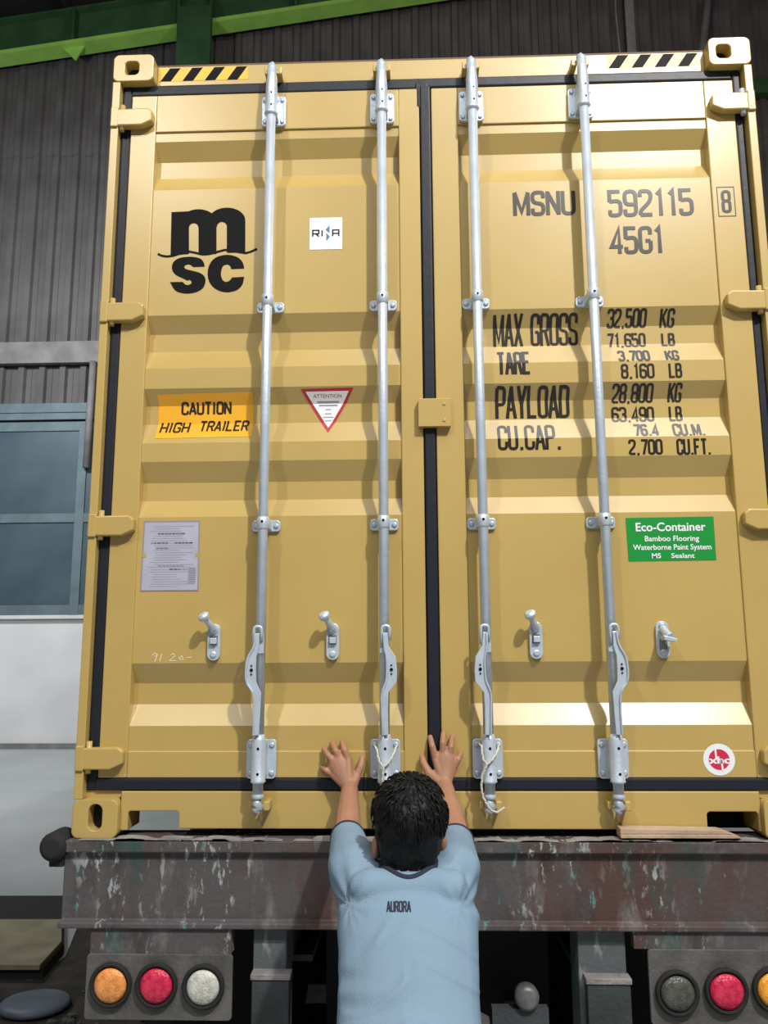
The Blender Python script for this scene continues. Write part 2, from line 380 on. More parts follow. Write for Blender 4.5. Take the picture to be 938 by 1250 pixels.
# rafter, column, roof
raf = thing('rafter_girder', 'green painted steel roof girder running up across the top left', 'girder', (-6, WY-.5, G+13), None)
def slope_box(bm, x0, x1, zl, s, y0, y1, h):
    vs = box(bm, x0, x1, y0, y1, 0, h)
    for v in vs: v.co.z += zl+s*(v.co.x-x0)
SL = .135; ZL = 13.05
bm = NB(); slope_box(bm, -11, 4, ZL-SL*2.1, SL, WY-.62, WY-.25, .09); obj('lower_flange', bm, 'girderlight', raf)
bm = NB(); slope_box(bm, -11, 4, ZL-SL*2.1+.08, SL, WY-.40, WY-.36, .80); obj('web', bm, 'girder', raf)
bm = NB(); slope_box(bm, -11, 4, ZL-SL*2.1+.88, SL, WY-.56, WY-.2, .05); obj('upper_flange', bm, 'girder', raf)
for x in (-7.15, -4.9, -4.2, -2.4):
    zz = ZL-SL*2.1+SL*(x+11)
    bm = NB(); box(bm, x-.03, x+.03, WY-.60, WY-.40, zz+.08, zz+.87); obj('stiffener', bm, 'girder', raf)
bm = NB(); zz = ZL-SL*2.1+SL*(-7.15+11); prism(bm, [(-7.40, zz), (-6.9, zz+.06), (-7.1, zz-.30)], WY-.5, WY-.46); obj('gusset', bm, 'girderlight', raf)
clm = thing('steel_column', 'green painted steel column rising to the roof girder behind the container', 'column', (-4.5, 12.29, 0))
bm = NB(); box(bm, -4.86, -4.15, 12.22, 12.25, -G, 13.95); box(bm, -4.86, -4.15, 12.33, 12.36, -G, 13.95); box(bm, -4.52, -4.48, 12.25, 12.33, -G, 13.95); obj('shaft', bm, 'girder', clm)
bm = NB()
def roofpt(x): return ZL-SL*2.1+.95+SL*(min(x, 4)+11)-SL*max(0, x-4)
for x0, x1 in ((-15, 4), (4, 14)):
    vs = [bm.verts.new((x, y, roofpt(x)+dz+.35)) for dz in (0, .1) for x, y in ((x0, -9), (x1, -9), (x1, 13.4), (x0, 13.4))]
    for f in ((0, 1, 2, 3), (7, 6, 5, 4), (0, 4, 5, 1), (1, 5, 6, 2), (2, 6, 7, 3), (3, 7, 4, 0)): bm.faces.new([vs[i] for i in f])
rf = tag(obj('ceiling', bm, 'roof'), kind='structure')
for x in (-12.5, -10.8, -9.1, -7.4, -5.7, -4.0, -2.3, -.6):
    bm = NB(); box(bm, x-.04, x+.04, -8.5, 12.9, roofpt(x)+.12, roofpt(x)+.34); obj('purlin', bm, 'roof', rf)
# brace, cable and slim post seen over the container roof
a, b = at(867, -20, 12.2), at(858, 62, 12.2)
bm = NB(); d = (a-b); tube(bm, [b-d*3, a], .085, 12); tag(obj('brace_pipe', bm, 'girt'), 'leaning pale grey steel pipe above the right end of the container', 'pipe')
a, b = at(751, -30, 12.4), at(757, 62, 12.4)
bm = NB(); d = (a-b); tube(bm, [b-d*3+Vector((.05, 0, 0)), b, (a+b)/2+Vector((-.03, 0, 0)), a, a+d*.4], .018, 6); tag(obj('hanging_cable', bm, 'girt'), 'thin pale cable hanging against the dark wall above the container', 'cable')
bm = NB(); p = at(769, 20, 12.7); box(bm, p.x-.09, p.x+.09, 12.68, 12.74, -G, 14.9); tag(obj('slim_post', bm, 'girt'), 'slim grey upright post against the dark wall beside the hanging cable', 'post')

# ================================================================ CONTAINER
CL = 12.19
con = thing('shipping_container', 'tall yellow ochre steel shipping container with closed double doors', 'container', (0, 6.1, G))
P = 'paint'
def casting(cx0, cx1, z0, z1, hw, hh, hr, hx, hz):
    bm = NB(); cx, cz = (cx0+cx1)/2, (z0+z1)/2; N = 40
    out = rrect(cx, cz, cx1-cx0, z1-z0, .022, 9)
    inn = rrect(hx, hz, hw, hh, hr, 9)
    for (pa, ya, pb, yb) in ((out, 0, inn, 0), (inn, 0, inn, .05), (out, 0, out, .178)):
        va = [bm.verts.new((x, ya, z)) for x, z in pa]; vb = [bm.verts.new((x, yb, z)) for x, z in pb]
        for i in range(N): bm.faces.new((va[i], va[(i+1) % N], vb[(i+1) % N], vb[i]))
    bmesh.ops.remove_doubles(bm, verts=bm.verts, dist=1e-5)
    bmesh.ops.recalc_face_normals(bm, faces=bm.faces)
    f = bm.faces.new([bm.verts.new((x, .178, z)) for x, z in out]); f.normal_update()
    o = obj('corner_casting', bm, P, con, bevel=.004)
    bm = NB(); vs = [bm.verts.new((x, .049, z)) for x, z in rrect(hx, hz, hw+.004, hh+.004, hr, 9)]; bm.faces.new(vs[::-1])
    obj('socket', bm, 'dark', o)  # dark cap stands in for the shade inside the hole
casting(-1.220, -1.062, 2.782, 2.896, .054, .058, .018, -1.147, 2.838)
casting(1.062, 1.220, 2.782, 2.896, .054, .058, .018, 1.118, 2.838)
casting(-1.220, -1.066, 0, .122, .046, .084, .0229, -1.142, .066)
casting(1.046, 1.220, 0, .122, .046, .084, .0229, 1.142, .066)
for s in (-1, 1):
    bm = NB(); box(bm, *sorted((s*1.190, s*1.220)), .003, .178, .122, 2.782); box(bm, *sorted((s*1.06, s*1.1905)), .085, .178, .122, 2.782)
    obj('corner_post', bm, P, con, bevel=.003)
bm = NB(); box(bm, -1.062, 1.062, .048, .16, 2.79, 2.876); obj('door_header', bm, P, con, bevel=.004)
bm = NB(); box(bm, -1.062, 1.062, .056, .20, 2.8762, 2.888); obj('header_lip', bm, 'roofpaint', con)
# sill with two notches
pts = [(-1.19, .145), (-1.19, .10), (-1.04, .10), (-1.04, .079), (-1.035, .084), (-.875, .084), (-.868, .078), (-.868, .026), (.868, .026), (.868, .078), (.875, .084), (1.035, .084), (1.04, .079), (1.04, .10), (1.19, .10), (1.19, .145)]
pts = [(-1.066, .145), (-1.066, .02), (-1.040, .02), (-1.040, .076), (-1.034, .082), (-.876, .082), (-.868, .075), (-.868, .026), (.872, .026), (.872, .075), (.880, .082), (1.03, .082), (1.037, .075), (1.037, .02), (1.046, .02), (1.046, .145)]
bm = NB(); prism(bm, pts, .026, .15); obj('door_sill', bm, P, con, bevel=.003)
for xa, xb in ((-1.19, -1.066), (1.046, 1.19)):
    bm = NB(); box(bm, xa, xb, .045, .15, .122, .145); obj('sill_end', bm, P, con)
# body behind: corrugated sides, roof, floor, side rails
for s in (-1, 1):
    bm = NB(); ring = []
    n = 43; y = .18
    prof = []
    for i in range(n):
        prof += [(y, 0), (y+.07, 0), (y+.138, .036), (y+.208, .036)]; y += .2765
    prof.append((12.0, 0))
    a = [bm.verts.new((s*(1.213-d), yy, .15)) for yy, d in prof]; b = [bm.verts.new((s*(1.213-d), yy, 2.80)) for yy, d in prof]
    for i in range(len(prof)-1): bm.faces.new((a[i], a[i+1], b[i+1], b[i]))
    bmesh.ops.recalc_face_normals(bm, faces=bm.faces); obj('side_wall', bm, P, con)
    bm = NB(); box(bm, *sorted((s*1.16, s*1.218)), .178, CL-.17, .0, .155); obj('bottom_rail', bm, P, con, bevel=.004)
    bm = NB(); box(bm, *sorted((s*1.16, s*1.218)), .178, CL-.17, 2.80, 2.86); obj('top_rail', bm, P, con, bevel=.004)
bm = NB(); box(bm, -1.19, 1.19, .17, CL-.05, 2.84, 2.868); obj('roof_panel', bm, 'roofpaint', con)
bm = NB(); box(bm, -1.17, 1.17, .16, CL-.05, .145, .17); obj('floor_pan', bm, 'roofpaint', con)
bm = NB()
for i in range(30): box(bm, -1.15, 1.15, .5+i*.38, .55+i*.38, .03, .145)
tag(obj('cross_member', bm, 'roofpaint', con), kind='stuff')
bm = NB(); box(bm, -1.22, 1.22, CL-.06, CL, 0, 2.896); obj('front_wall', bm, P, con)

# gaskets
def gasket(x0, x1, z0, z1, y0=.034, y1=.07):
    bm = NB(); box(bm, x0, x1, y0, y1, z0, z1); return obj('door_gasket', bm, 'rubber', con, bevel=.008, seg=3)
gasket(-1.193, -1.152, .147, 2.787); gasket(1.156, 1.188, .147, 2.787)
gasket(-1.16, -.02, 2.741, 2.788, .036); gasket(-.04, 1.157, 2.743, 2.786, .034)
gasket(-1.16, 1.157, .147, .188, .030)
bm = NB(); box(bm, -.032, .007, .024, .07, .180, 2.745); box(bm, -.050, .0, .030, .07, 2.655, 2.765)
g = obj('door_gasket', bm, 'rubber', con, bevel=.006, seg=3)
bm = NB(); box(bm, -1.15, 1.155, .090, .12, .14, 2.8); obj('door_gap_shade', bm, 'dark', con)  # dark sheet put in as the shade behind the door gaps

# doors
def make_door(x0, x1, sl, sr):
    d = thing('door', None, None, (0, 0, 0)); d.parent = con; d.location = Vector(((x0+x1)/2, .05, G+.188))-wloc(con)
    for a, b in ((x0, sl), (sr, x1)):
        bm = NB(); box(bm, a, b, YF, .082, .188, 2.738); obj('door_stile', bm, P, d, bevel=.004)
    for a, b in ((.188, .275), (2.582, 2.738)):
        bm = NB(); box(bm, sl, sr, YF+.001, .082, a, b); obj('door_rail', bm, P, d, bevel=.003)
    bm = NB(); pz = [(2.60, YP)]+PROF[1:-1]+[(.26, YP)]
    a = [bm.verts.new((sl-.002, y, z)) for z, y in pz]; b = [bm.verts.new((sr+.002, y, z)) for z, y in pz]
    for i in range(len(pz)-1): bm.faces.new((a[i], b[i], b[i+1], a[i+1]))
    for f in bm.faces:
        f.normal_update()
        if f.normal.y > 0: f.normal_flip()
    o = obj('door_panel', bm, P, d, bevel=.005, seg=3)
    return d
dl = make_door(-1.151, -.036, -1.053, -.115)
dr = make_door(.010, 1.155, .111, 1.045)
# cover plate over the centre gasket
bm = NB(); box(bm, -.054, .061, .002, .029, 1.388, 1.491)
for z in (1.41, 1.47): lathe_y(bm, .038, z, [(.006, -.001), (.006, .002)], 10)
obj('cover_plate', bm, P, con, bevel=.003)
# hinges
def hinge(s, z):
    zc = z
    h = thing('hinge', None, None); h.parent = con; h.location = Vector((s*1.13, 0, G+zc-.04))-wloc(con)
    xo = 1.219
    bm = NB(); box(bm, *sorted((s*1.190, s*xo)), -.006, .02, zc-.041, zc+.041); obj('hinge_lug', bm, P, h, bevel=.004)
    bm = NB()
    prism(bm, [(s*1.196, zc-.037), (s*1.10, zc-.037), (s*1.058, zc-.018), (s*1.058, zc+.022), (s*1.075, zc+.036), (s*1.196, zc+.034)][::(1 if s > 0 else -1)], -.004, .0295)
    obj('hinge_blade', bm, P, h, bevel=.006, seg=3)
    bm = NB(); tube(bm, [(s*1.178, .012, zc-.05), (s*1.178, .012, zc+.055)], .010, 12); obj('hinge_pin', bm, 'zinc' if (s > 0 and z > 2) else 'paint', h)
for s in (-1, 1):
    for z in (2.628, 1.84, 1.045, .255): hinge(s, z)
# locking bars
BX = [-.594, -.178, .162, .575]; BY = -.035
def bolt(parent, x, y, z, r=.008):
    bm = NB(); lathe_y(bm, x, z, [(r*.5, y-.006), (r, y-.004), (r, y)], 12); obj('bolt', bm, 'zinc', parent)
def locking_bar(i, x, side):
    b = thing('locking_bar', None, None); b.parent = con; b.location = Vector((x, BY, G+.09))-wloc(con)
    bm = NB(); tube(bm, [(x, BY, .135), (x, BY, 2.80)], .0170, 20); obj('bar', bm, 'zinc', b)
    # top bracket, flared sleeve and cam
    bm = NB(); prism(bm, rrect(x, 2.648, .092, .124, .012), .016, .029); obj('bracket', bm, 'zinc', b, bevel=.002)
    bm = NB(); tube(bm, [(x, BY, 2.592), (x, BY, 2.60), (x, BY, 2.604), (x, BY, 2.70), (x, BY, 2.76), (x, BY, 2.765)], [.0185, .0255, .0225, .0225, .0175, .0165], 20); box(bm, x-.021, x+.021, BY, .018, 2.60, 2.70); obj('sleeve', bm, 'zinc', b)
    for sx in (-.033, .033):
        for z in (2.602, 2.692): bolt(b, x+sx, .016, z)
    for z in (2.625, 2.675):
        bm = NB(); lathe_y(bm, x+.004, z, [(.0035, BY-.0235), (.0035, BY-.01)], 8); obj('hole_dot', bm, 'black', b)
    bm = NB(); tube(bm, [(x, BY, 2.775), (x, BY, 2.79), (x+.006, BY+.004, 2.80), (x-.004, BY+.012, 2.812), (x+.002, BY+.012, 2.825)], [.016, .018, .012, .014, .006], 12); obj('cam', bm, 'zinc', b)
    for sx in (-1, 1):
        bm = NB(); prism(bm, rrect(x+sx*.022, 2.802, .022, .034, .008), -.012, .047); obj('cam_keeper', bm, P, b, bevel=.003)
    # guide brackets
    for z in (1.855, 1.041):
        bm = NB(); prism(bm, rrect(x, z, .100, .040, .012), .026, .0375); box(bm, x-.019, x+.019, BY, .028, z-.015, z+.015); obj('bracket', bm, 'zinc', b, bevel=.002)
        bm = NB(); tube(bm, [(x, BY, z-.022), (x, BY, z-.018), (x, BY, z+.018), (x, BY, z+.022)], [.0175, .0215, .0215, .0175], 20); obj('sleeve', bm, 'zinc', b)
        for sx in (-.036, .036): bolt(b, x+sx, .026, z, .009)
        bm = NB(); lathe_y(bm, x, z+.004, [(.0045, BY-.0228), (.0045, BY-.01)], 10); obj('hole_dot', bm, 'black', b)  # black disc in place of the dark inside of a hole
    # bottom bracket
    bm = NB(); prism(bm, rrect(x, .251, .100, .128, .013), .014, .029); obj('bracket', bm, 'zinc', b, bevel=.002)
    bm = NB(); tube(bm, [(x, BY, .180), (x, BY, .186), (x, BY, .190), (x, BY, .315), (x, BY, .322), (x, BY, .336)], [.019, .026, .0235, .0235, .0215, .0175], 20); box(bm, x-.022, x+.022, BY, .016, .192, .312); obj('sleeve', bm, 'zinc', b)
    for sx in (-.036, .036):
        for z in (.206, .297): bolt(b, x+sx, .014, z, .009)
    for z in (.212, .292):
        bm = NB(); lathe_y(bm, x+.002, z, [(.0045, BY-.0245), (.0045, BY-.01)], 10); obj('hole_dot', bm, 'black', b)  # bracket holes drawn as black discs, their shade in the colour
    # bottom cam: collar, neck, twisted claw
    bm = NB(); tube(bm, [(x, BY, .180), (x, BY, .150), (x, BY, .142), (x, BY, .134), (x, BY, .130)], [.0155, .0155, .020, .020, .013], 18)
    tube(bm, [(x, BY, .132), (x-.004, BY, .118), (x+.008, BY+.004, .108), (x-.008, BY+.006, .098), (x+.004, BY+.006, .086)], [.013, .016, .017, .014, .010], 10); obj('cam', bm, 'zinc', b)
    for kx, kw, kh, ky in ((.028, .022, .030, -.035), (-.026, .014, .024, -.02)):
        bm = NB(); prism(bm, rrect(x+kx, .109, kw, kh, .005), ky, .027); obj('cam_keeper', bm, P, b, bevel=.004)
    # handle: clevis and bowed flat lever hanging beside the bar
    s = side
    hx = x+s*.006; hy = BY-.026
    bm = NB(); L_ = roundpath([(hx-.013, .625), (hx-.013, .688), (hx+.013, .688), (hx+.013, .640)], .013, n=5)
    tube(bm, [(p.x, hy, p.y) for p in L_], .0055, 8); box(bm, x-.014, x+.014, hy+.004, BY-.01, .60, .66); obj('handle_hub', bm, 'zinc', b)
    cen = [(hx, .665), (hx+s*.002, .62), (hx+s*.018, .585), (hx+s*.020, .54), (hx+s*.018, .505), (hx-s*.004, .47), (hx-s*.004, .42), (hx-s*.002, .335)]
    wid = [.012, .016, .030, .034, .034, .024, .020, .018]
    bm = NB(); Lp = []; Rp = []
    for (cx, cz), w_ in zip(cen, wid): Lp.append((cx-w_/2, cz)); Rp.append((cx+w_/2, cz))
    prism(bm, Lp+Rp[::-1], hy-.004, hy+.004)
    # folded edge of the lever
    e = Rp if s > 0 else Lp
    tube(bm, [(px, hy-.007, pz) for px, pz in roundpath([Vector(q) for q in (e if i in (0, 3) else [(2*cen[k][0]-e[k][0], e[k][1]) for k in range(8)])], .02)], .0035, 8)
    obj('handle', bm, 'zinc', b, bevel=.0015)
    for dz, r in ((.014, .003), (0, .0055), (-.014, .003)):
        bm = NB(); lathe_y(bm, hx+s*.018, .545+dz, [(r, hy-.0065), (r, hy-.003)], 10); obj('hole_dot', bm, 'black', b)  # black discs stand for the shaded holes in the lever
for i, (x, s) in enumerate(zip(BX, (-1, 1, -1, 1))): locking_bar(i, x, s)
# handle catches on the door panels
def catch(door, x, flip):
    c = thing('handle_catch', None, None); c.parent = door; c.location = Vector((x, .03, G+.575))-wloc(door)
    # sub-part level is the lowest allowed, so the catch is one mesh
    bpy.data.objects.remove(c)
    bm = NB(); prism(bm, rrect(x, .638, .044, .124, .0215, 6), .024, .037)
    y1 = .024
    lathe_y(bm, x, .596, [(.006, y1-.006), (.011, y1-.004), (.011, y1)], 14)
    if not flip:
        lathe_y(bm, x, .680, [(.009, y1-.008), (.014, y1-.005), (.014, y1)], 14)
        stair = [(x-.010, .632), (x+.012, .632), (x+.012, .652), (x-.010, .652)]
        prism(bm, stair, y1-.014, y1); box(bm, x-.0135, x+.0135, y1-.003, y1-.0005, .628, .660, 1)
        tube(bm, [(x, y1-.004, .680), (x-.012, y1-.02, .700), (x-.024, y1-.048, .722)], [.014, .011, .009], 10)
        tube(bm, [(x-.020, y1-.046, .716), (x-.026, y1-.052, .726), (x-.030, y1-.056, .732)], [.018, .021, .012], 14)
    else:
        lathe_y(bm, x, .684, [(.008, y1-.008), (.012, y1-.005), (.012, y1)], 14)
        box(bm, x-.013, x+.013, y1-.004, y1-.0005, .605, .640, 1)
        tube(bm, [(x, y1-.005, .675), (x+.002, y1-.03, .660), (x+.008, y1-.05, .645)], [.014, .014, .016], 12)
        prism(bm, [(x-.016, .652), (x+.030, .640), (x+.028, .630), (x-.012, .636)], y1-.06, y1-.02)
    obj('handle_catch', bm, ['zinc', 'zincdark'], door, bevel=.0015)
catch(dl, -.768, False); catch(dl, -.357, False); catch(dr, .337, False); catch(dr, .764, True)

# ---- printed matter on the doors
def decal(name, bm, mats, door, off=.0012, label=None, flat_y=None):
    if flat_y is None: drape(bm, off)
    else:
        for v in bm.verts: v.co.y += flat_y-off
    return obj(name, bm, mats, door, label=label)
def line(text, x0, x1, z0, z1, t=.0115, off=.0012, flat_y=None, door=None, mt='ink', slant=0):
    bm = NB(); stencil(bm, text, x0, x1, z0, z1, t, slant=slant); return decal('lettering', bm, mt, door or dr, off, flat_y=flat_y)
line('MSNU', .310, .543, 2.202, 2.304, .0145); line('592115', .662, .978, 2.190, 2.300, .0145); line('45G1', .661, .862, 2.042, 2.152, .0145)
line('MAX GROSS', .226, .536, 1.706, 1.822, .0105); line('TARE', .232, .357, 1.586, 1.681, .0115)
line('PAYLOAD', .226, .494, 1.432, 1.546, .0118); line('CU.CAP.', .228, .456, 1.306, 1.404, .0105)
line('32,500', .643, .786, 1.770, 1.832, .0082); line('KG', .834, .888, 1.768, 1.830, .0082)
line('71,650', .641, .782, 1.694, 1.750, .0082); line('LB', .838, .888, 1.696, 1.748, .0082)
line('3,700', .671, .786, 1.630, 1.678, .0085); line('KG', .840, .890, 1.630, 1.676, .0085)
line('8,160', .676, .796, 1.564, 1.620, .0082); line('LB', .846, .894, 1.564, 1.620, .0082)
line('28,800', .646, .794, 1.484, 1.548, .0082); line('KG', .846, .896, 1.484, 1.548, .0082)
line('63,490', .643, .796, 1.412, 1.470, .0082); line('LB', .848, .896, 1.412, 1.470, .0082)
line('76.4', .712, .802, 1.352, 1.402, .0085); line('CU.M.', .850, .965, 1.350, 1.402, .0085)
line('2,700', .688, .808, 1.283, 1.340, .0082); line('CU.FT.', .856, .978, 1.281, 1.340, .0082)
bm = NB(); stencil(bm, '8', 1.077, 1.113, 2.192, 2.284, .0115); stroke(bm, [(1.064, 2.180), (1.064, 2.296), (1.126, 2.296), (1.126, 2.180)], .003, closed=True)
decal('lettering', bm, 'ink', dr, .0008, flat_y=YF)
# shipping line logo: m over a wave, s and c beneath
bm = NB(); sx, sz = -.9815, 2.084
def lg(u, v): return Vector((-1.024+u*.374, 1.918+v*.338))
def zpx(px, py):  # coordinates in the enlarged crop of the logo (938x875 for x 180..330, y 230..370)
    p = at(180+px/6.253, 230+py/6.25, YP); return Vector((p.x, p.z))
def arc(cx, cy, rx, ry, a0, a1, n=14): return [zpx(cx+rx*cos(R_(a0+(a1-a0)*i/n)), cy-ry*sin(R_(a0+(a1-a0)*i/n))) for i in range(n+1)]
# m: solid body cut by two slots = stem, two arches
def poly(bm, P_, mi=0, k=0):
    vs = [bm.verts.new((p.x, -.0003*k, p.y)) for p in P_]
    f = bm.faces.new(vs); f.material_index = mi; f.normal_update()
    if f.normal.y > 0: f.normal_flip()
    return f
F1 = poly(bm, [zpx(185, 182), zpx(318, 176), zpx(318, 500), zpx(178, 512)], 0, .9)
def arch(x0, xi0, xi1, x1, ytop, yin, ybot, k_):
    cxo, rxo = (x0+x1)/2, (x1-x0)/2; cxi, rxi = (xi0+xi1)/2, (xi1-xi0)/2
    o_ = arc(cxo, ytop+95, rxo, 95, 180, 0, 16); i_ = arc(cxi, yin+38, rxi, 38, 180, 0, 16)
    for k in range(16): poly(bm, [o_[k], o_[k+1], i_[k+1], i_[k]], 0, k_)
    poly(bm, [o_[16], zpx(x1, ybot), zpx(xi1, ybot), i_[16]], 0, k_)
    return o_, i_
arch(256, 318, 392, 528, 160, 265, 500, 1.4); arch(470, 532, 608, 748, 148, 255, 490, 1.9)
wave = [zpx(80, 500), zpx(110, 514), zpx(150, 520), zpx(200, 514), zpx(250, 496), zpx(310, 480), zpx(360, 490), zpx(420, 504), zpx(470, 502), zpx(530, 486), zpx(590, 470), zpx(640, 470), zpx(700, 486), zpx(750, 494), zpx(790, 484), zpx(838, 462)]
stroke(bm, wave, .0082)
# s
spts = [(412, 596), (385, 560), (320, 548), (262, 560), (240, 600), (262, 640), (320, 660), (372, 682), (392, 722), (365, 756), (305, 762), (245, 752), (222, 716)]
spts = [(436, 600), (396, 582), (345, 560), (290, 556), (240, 580), (238, 618), (275, 645), (340, 665), (388, 695), (390, 730), (350, 758), (295, 762), (245, 752), (176, 716)]
def smooth(pts, n=4):
    out = []; P_ = [Vector(p) for p in pts]; P_ = [P_[0]]+P_+[P_[-1]]
    for i in range(1, len(P_)-2):
        a, b, c, d = P_[i-1:i+3]
        for j in range(n):
            t = j/n; out.append(.5*((2*b)+(c-a)*t+(2*a-5*b+4*c-d)*t*t+(3*b-a-3*c+d)*t**3))
    out.append(P_[-2]); return out
S_out = [(438, 598), (428, 560), (395, 532), (320, 522), (240, 534), (195, 570), (190, 620), (218, 660), (280, 690), (308, 705)]
S_in = [(350, 600), (338, 590), (325, 582), (310, 580), (292, 586), (284, 596), (284, 606), (300, 618), (340, 628), (372, 636)]
S_out2 = [(280, 690), (325, 700), (338, 712), (338, 722), (325, 734), (305, 738), (288, 732), (276, 720), (268, 714)]
S_in2 = [(340, 628), (400, 645), (436, 672), (444, 712), (425, 760), (372, 792), (290, 802), (215, 780), (174, 716)]
for k_, (A, B) in enumerate(((S_out, S_in), (S_out2, S_in2))):
    A = smooth(A, 4); B = smooth(B, 4); n = min(len(A), len(B))
    for k in range(n-1): poly(bm, [zpx(*A[k]), zpx(*A[k+1]), zpx(*B[k+1]), zpx(*B[k])], 0, .6*k_+.05*(k % 2))
# c
C_o = [(740, 612), (728, 565), (695, 530), (640, 510), (580, 510), (520, 530), (478, 575), (461, 640), (470, 705), (505, 755), (560, 785), (620, 792), (685, 775), (725, 735), (740, 675)]
C_i = [(640, 616), (637, 602), (630, 590), (615, 582), (600, 582), (585, 588), (572, 604), (562, 650), (570, 690), (582, 706), (598, 714), (612, 712), (628, 704), (640, 692), (646, 680)]
A = smooth(C_o, 4); B = smooth(C_i, 4)
for k in range(len(A)-1): poly(bm, [zpx(*A[k]), zpx(*A[k+1]), zpx(*B[k+1]), zpx(*B[k])])
decal('logo', bm, 'black', dl)
# classification sticker
bm = NB(); face2(bm, [(-.453, 2.214), (-.330, 2.214), (-.330, 2.086), (-.453, 2.086)])
def mono(ch, x0, x1, z0, z1, t, mi, k):
    u = x1-x0; h = z1-z0
    for kind, pts in ch: stroke(bm, [(x0+a*u, z0+b*h) for a, b in pts], t, mi, k)
mono([('s', [(0, 0), (0, 1), (1, 1), (1, .45), (0, .45)]), ('s', [(.5, .45), (1, 0)])], -.441, -.418, 2.138, 2.163, .005, 1, 2)
mono([('s', [(0, 0), (0, 1)])], -.406, -.400, 2.138, 2.163, .005, 1, 2)
mono([('s', [(0, 0), (0, 1), (1, 1), (1, 0)]), ('s', [(0, .45), (1, .45)])], -.366, -.343, 2.138, 2.163, .005, 1, 2)
face2(bm, [(-.393, 2.165), (-.378, 2.150), (-.378, 2.182)], 2, 2); face2(bm, [(-.390, 2.118), (-.377, 2.136), (-.390, 2.153)], 2, 2)
decal('sticker', bm, ['white', 'black', 'blue'], dl, label='small white square classification sticker')
# caution sticker
bm = NB(); face2(bm, [(-1.009, 1.536), (-.657, 1.540), (-.657, 1.373), (-1.009, 1.369)])
stencil(bm, 'CAUTION', -.924, -.738, 1.463, 1.511, .0078, 1, 3); stencil(bm, 'HIGH', -.999, -.890, 1.392, 1.436, .0070, 1, 3, .12); stencil(bm, 'TRAILER', -.855, -.674, 1.396, 1.440, .0070, 1, 3, .12)
decal('sticker', bm, ['orange', 'ink'], dl, label='orange caution high trailer sticker folded over the ribs')
# triangle
bm = NB(); face2(bm, [(-.480, 1.546), (-.288, 1.548), (-.381, 1.384)], 0, 0); face2(bm, [(-.463, 1.537), (-.305, 1.538), (-.381, 1.405)], 1, 2)
typeset(bm, 'ATTENTION', -.436, -.332, 1.523, .012, 0, 4)
for z, a in ((1.504, .040), (1.492, .034)): face2(bm, [(-.382-a, z-.003), (-.382+a, z-.003), (-.382+a, z+.002), (-.382-a, z+.002)], 2, 4)
for z, a in ((1.476, .010), (1.460, .012), (1.447, .020), (1.434, .012)): face2(bm, [(-.382-a, z-.002), (-.382+a, z-.002), (-.382+a, z+.002), (-.382-a, z+.002)], 3, 4)
decal('sticker', bm, ['red', 'white', 'greyprint', 'faintprint'], dl, label='white attention triangle with a red border')
# document holder
bm = NB(); face2(bm, [(-1.031, 1.062), (-.835, 1.062), (-.832, .818), (-1.034, .818)], 0, 0); 
stroke(bm, [(-1.031, 1.062), (-.835, 1.062), (-.832, .818), (-1.034, .818)], .004, 1, 1, True)
random.seed(3)
for z, a, b in ((1.018, -.98, -.885), (.985, -1.005, -.945), (.985, -.92, -.855), (.966, -.985, -.94), (.905, -.975, -.885), (.892, -.935, -.87)):
    x = a
    while x < b:
        w_ = random.uniform(.006, .014); face2(bm, [(x, z-.0028), (min(b, x+w_), z-.0028), (min(b, x+w_), z+.0028), (x, z+.0028)], 1, 2); x += w_+.003
for k in range(26):
    z = 1.045-k*.0085; a = -1.015+random.uniform(0, .03); b = -.86+random.uniform(-.05, .01)
    face2(bm, [(a, z-.0012), (b, z-.0012), (b, z+.0012), (a, z+.0012)], 2, 2)
for k in range(9): face2(bm, [(-.868, .842+k*.0065), (-.842, .842+k*.0065), (-.842, .845+k*.0065), (-.868, .845+k*.0065)], 1, 3)
for x in (-1.028, -.839): face2(bm, [(x-.007, .935), (x+.007, .935), (x+.007, .950), (x-.007, .950)], 3, 3)
decal('document_holder', bm, ['paper', 'greyprint', 'faintprint', 'paint'], dl, label='grey white data plate with faint print')
# green sticker
bm = NB(); face2(bm, [(.664, 1.058), (.967, 1.060), (.966, .908), (.666, .906)])
typeset(bm, 'Eco-Container', .697, .937, 1.026, .030, 1, 3, .018); typeset(bm, 'Bamboo Flooring', .726, .912, .985, .019, 1, 3, .014)
typeset(bm, 'Waterborne Paint System', .684, .952, .955, .019, 1, 3, .014); typeset(bm, 'M5', .747, .778, .925, .017, 1, 3, .02); typeset(bm, 'Sealant', .813, .893, .925, .017, 1, 3, .014)
decal('sticker', bm, ['green', 'white'], dr, label='green sticker with white lettering')
# round sticker
bm = NB(); cx, cz = .925, .246
face2(bm, [(cx+.052*cos(2*pi*k/40), cz+.051*sin(2*pi*k/40)) for k in range(40)], 0, 0)
face2(bm, [(cx+.034*cos(2*pi*k/36), cz+.033*sin(2*pi*k/36)) for k in range(36)], 1, 2)
typeset(bm, 'xhc', cx-.036, cx+.036, cz-.001, .022, 0, 4, .04)
stroke(bm, [(cx-.011, cz+.036), (cx-.009, cz)], .006, 0, 4); stroke(bm, [(cx+.006, cz), (cx+.010, cz-.036)], .006, 0, 4)
decal('sticker', bm, ['white', 'crimson'], dr, flat_y=YF+.001, label='round white sticker with a crimson disc')
